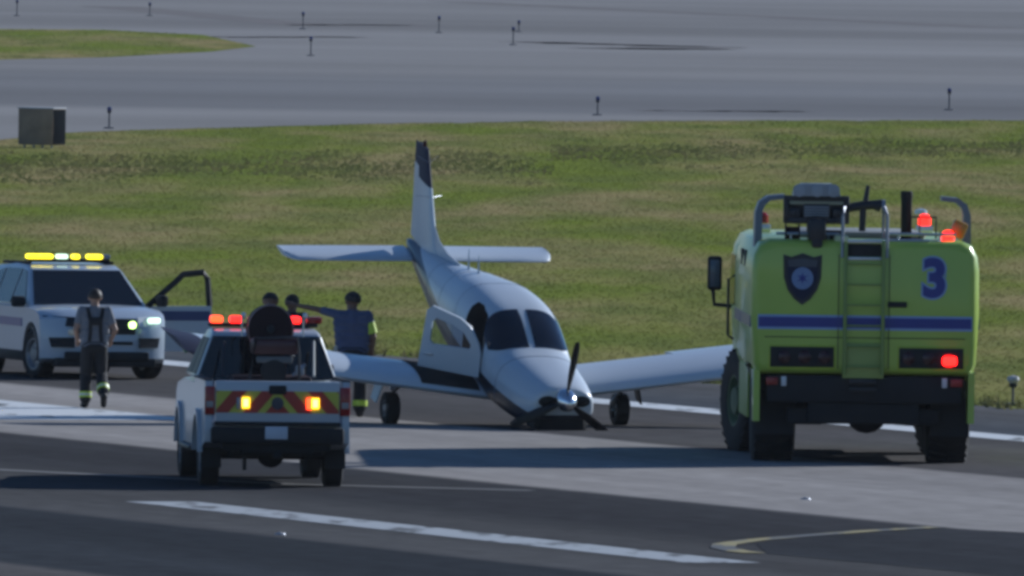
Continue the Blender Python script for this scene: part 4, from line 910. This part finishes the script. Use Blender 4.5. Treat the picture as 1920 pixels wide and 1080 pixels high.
    hg.loft(rings); mk('hair', hg, hair, T, 60)
    def band(name, ja, jb, f, rad, ht, m_):
        a, b = J[ja], J[jb]; c = a.lerp(b, f); t = (b - a).normalized()
        mk(name, G().tube([c - t * ht / 2 * k, c + t * ht / 2 * k], rad * k, 18), m_, T)
    return T, J, k, band
SILV = mat('silver_reflective_band', (.6, .62, .6), .4)
# walker in front of the SUV: grey shirt, braces over the back, mid stride
P, J, k, band = person('person in grey shirt and braces walking away in front of the white SUV', (-6.15, 5.4, 0), R(8),
    dict(re=(.30, -.07, 1.17), le=(-.29, -.06, 1.17), rw=(.25, .08, 1.0), lw=(-.24, .10, 1.0), lk=(-.11, .10, .51), la=(-.115, .06, .10), lt=(-.13, .25, .045), rk=(.115, .06, .52), ra=(.12, -.24, .22), rt=(.13, -.16, .06)), GREYT, BUNK, SKIN, HAIR_B, hgt=1.79)
for s in (-1, 1):
    mk('brace_strap', G().loft([[Vector((s * (x + dx), y, z)) * k for dx in (-.027, .027)] for x, y, z in ((.09, -.125, 1.0), (.075, -.128, 1.15), (.075, -.125, 1.30), (.10, -.105, 1.42), (.115, -.055, 1.502), (.115, .03, 1.50), (.11, .10, 1.40))], False, False), BUNK, P, 80)
mk('brace_panel', G().box((0, -.128 * k, 1.30 * k), (.17, .014, .12), .005), BUNK, P)
for a, b in (('lk', 'la'), ('rk', 'ra')):
    band('reflective_band', a, b, .74, .096, .085, LIMEBAND); band('reflective_band', a, b, .74, .0975, .03, SILV)
mk('radio', G().box((.17, -.05, 1.03), (.04, .05, .13), .01), mat('pale_radio', (.45, .45, .43), .5), P)
# the one pointing, back to us, beyond the wing
P, J, k, band = person('person in navy shirt standing behind the wing and pointing with outstretched arm', (-2.33, 2.5, 0), R(3),
    dict(ls=(-.20, 0, 1.46), le=(-.47, .06, 1.53), lw=(-.72, .12, 1.58), re=(.27, -.02, 1.14), rw=(.25, .06, .92), rk=(.12, .0, .5), lk=(-.10, .0, .5), lh=(-.09, 0, .92)), NAVYT, BUNK, SKIN_D, HAIR, hgt=1.86, head_turn=R(25))
band('reflective_band', 'rs', 're', .60, .064, .16, LIMEBAND)
for a, b in (('lk', 'la'), ('rk', 'ra')): band('reflective_band', a, b, .74, .096, .08, LIMEBAND)
P.scale = (1.12, 1.1, 1); mk('radio', G().box((-.21, -.06, .99), (.05, .05, .12), .01), mat('pale_radio', (.45, .45, .43), .5), P)
# two beyond the pickup
P, J, k, band = person('dark-haired person mostly hidden behind the pickup, just left of the pointing arm', (-3.53, 2.6, 0), R(170), {}, DKT, BUNK, SKIN_D, HAIR, 'long', 1.83); P.scale = (1.12, 1.1, 1)
P, J, k, band = person('person in plum shirt behind the pickup, at the end of the pointing arm', (-3.22, 3.0, 0), R(-20), {}, PURT, BUNK, SKIN_D, HAIR, 'short', 1.80)
mk('safety_vest', G().lathe([(.205, .96), (.215, 1.02), (.215, 1.06), (.205, 1.07), (.20, .96)], (0, 0, .06), 'z', 20), mat('grey_belt', (.14, .14, .17), .7), P)

# ------------------------------------------------------------------ small airfield furniture
DKBLUE = mat('blue_lens', (.015, .025, .14), .25); POSTM = mat('post_grey', (.10, .10, .105), .6)
def edge_light(loc, h, label, white=False, group='taxiway edge lights', tilt=0.):
    T = thing('edge_light', label, 'light', loc, 0, None if white else group)
    if tilt: T.rotation_euler = (0, tilt, 0)
    mk('base_plate', G().lathe([(.004, 0), (.16, 0), (.16, .03), (.05, .05), (.004, .05)], (0, 0, 0), 'z', 14), POSTM, T)
    mk('stem', G().tube([(0, 0, .04), (0, 0, h - .16)], .028 if not white else .02, 10), POSTM, T)
    fx = mk('lamp_housing', G().lathe([(.03, h - .19), (.06, h - .17), (.065, h - .12), (.03, h - .115)], (0, 0, 0), 'z', 14), DARKMET, T)
    mk('lens', G().lathe([(.055, h - .115), (.07, h - .06), (.055, h - .015), (.004, h)] if not white else [(.06, h - .115), (.095, h - .07), (.085, h - .02), (.004, h)], (0, 0, 0), 'z', 14), DKBLUE if not white else mat('frosted_lens', (.45, .45, .45), .5), fx)
    return T
LI = [((-22.4, 681, .01), .75, 'edge light at the far upper left, at the corner of the view'), ((-16.6, 691, .01), .62, 'edge light behind the grass island'), ((-9.1, 634, .01), .75, 'farther of the two edge lights standing off the tip of the grass island'),
      ((-7.73, 522, .01), .74, 'nearer of the two edge lights standing off the tip of the grass island'), ((-3.25, 626, .01), .72, 'lone edge light on the pavement above the aircraft tail'), ((-.09, 576, .01), .74, 'nearer of the pair of edge lights close together on the far pavement'),
      ((.14, 636, .01), .5, 'farther of the pair of edge lights close together on the far pavement'), ((2.53, 356, .01), .58, 'edge light at the grass edge in the middle of the far field'), ((13.7, 381, .01), .70, 'edge light on the taxiway above the fire truck'), ((-11.5, 311, .01), .62, 'edge light beside the dark sign box')]
for loc, h, lab in LI: edge_light(loc, h, lab)
edge_light((7.62, 14.6, .0), .46, 'white-topped runway edge light at the grass edge right of the fire truck', True)
def sign_box():
    T = thing('sign_box', 'dark airfield sign box on short legs seen from behind at the grass edge', 'sign', (-12.75, 271.5, -.10), R(-24))
    b = mk('sign_body', G().box((0, .40, .66), (1.02, .80, .96), .02), mat('sign_back', (.30, .21, .14), .7, var=.4, scale=2.5), T)
    mk('sign_lid', G().box((0, .40, 1.155), (1.06, .84, .03), .008), mat('sign_lid', (.40, .40, .42), .5), b)
    mk('sign_face', G().box((.0, .812, .66), (.94, .02, .88), .005), BLACK, b)
    mk('end_panel', G().box((.516, .40, .66), (.012, .76, .92), .003), mat('matt_black_panel', (.012, .015, .018), 1., spec=0), b)
    for x in (-.4, -.13, .13, .4): mk('leg', G().tube([(x, .18, 0), (x, .18, .19)], .03), GREYMET, T)
    return T
sign_box()
for i, (x, y, lab) in enumerate(((-2.78, -52.46, 'small flush pavement light beside the centreline dash'), (3.84, -35.0, 'small flush pavement light on the pale lane behind the fire truck'))):
    T = thing('pavement_light', lab, 'light', (x, y, .006), 0, None)
    mk('light_rim', G().lathe([(.045, 0), (.07, 0), (.06, .015), (.045, .015), (.045, 0)], (0, 0, 0), 'z', 18), GREYMET, T)
    mk('light_lens', G().lathe([(.004, .03), (.025, .025), (.042, .01), (.042, 0)], (0, 0, 0), 'z', 14), mat('dull_lens', (.4, .4, .4), .7), T)

# ------------------------------------------------------------------ summer haze: one thin even layer of air over the field
HM = bpy.data.materials.new('thin_haze'); HM.use_nodes = True
hn = HM.node_tree.nodes; hn.remove(hn['Principled BSDF'])
hv = hn.new('ShaderNodeVolumePrincipled'); hv.inputs['Color'].default_value = (.9, .93, 1, 1); hv.inputs['Density'].default_value = 3.2e-5
HM.node_tree.links.new(hv.outputs[0], hn['Material Output'].inputs['Volume'])
hz = mk('haze', G().box((0, 5000, 5.5), (12400, 14400, 13.0)), HM); hz['kind'] = 'stuff'
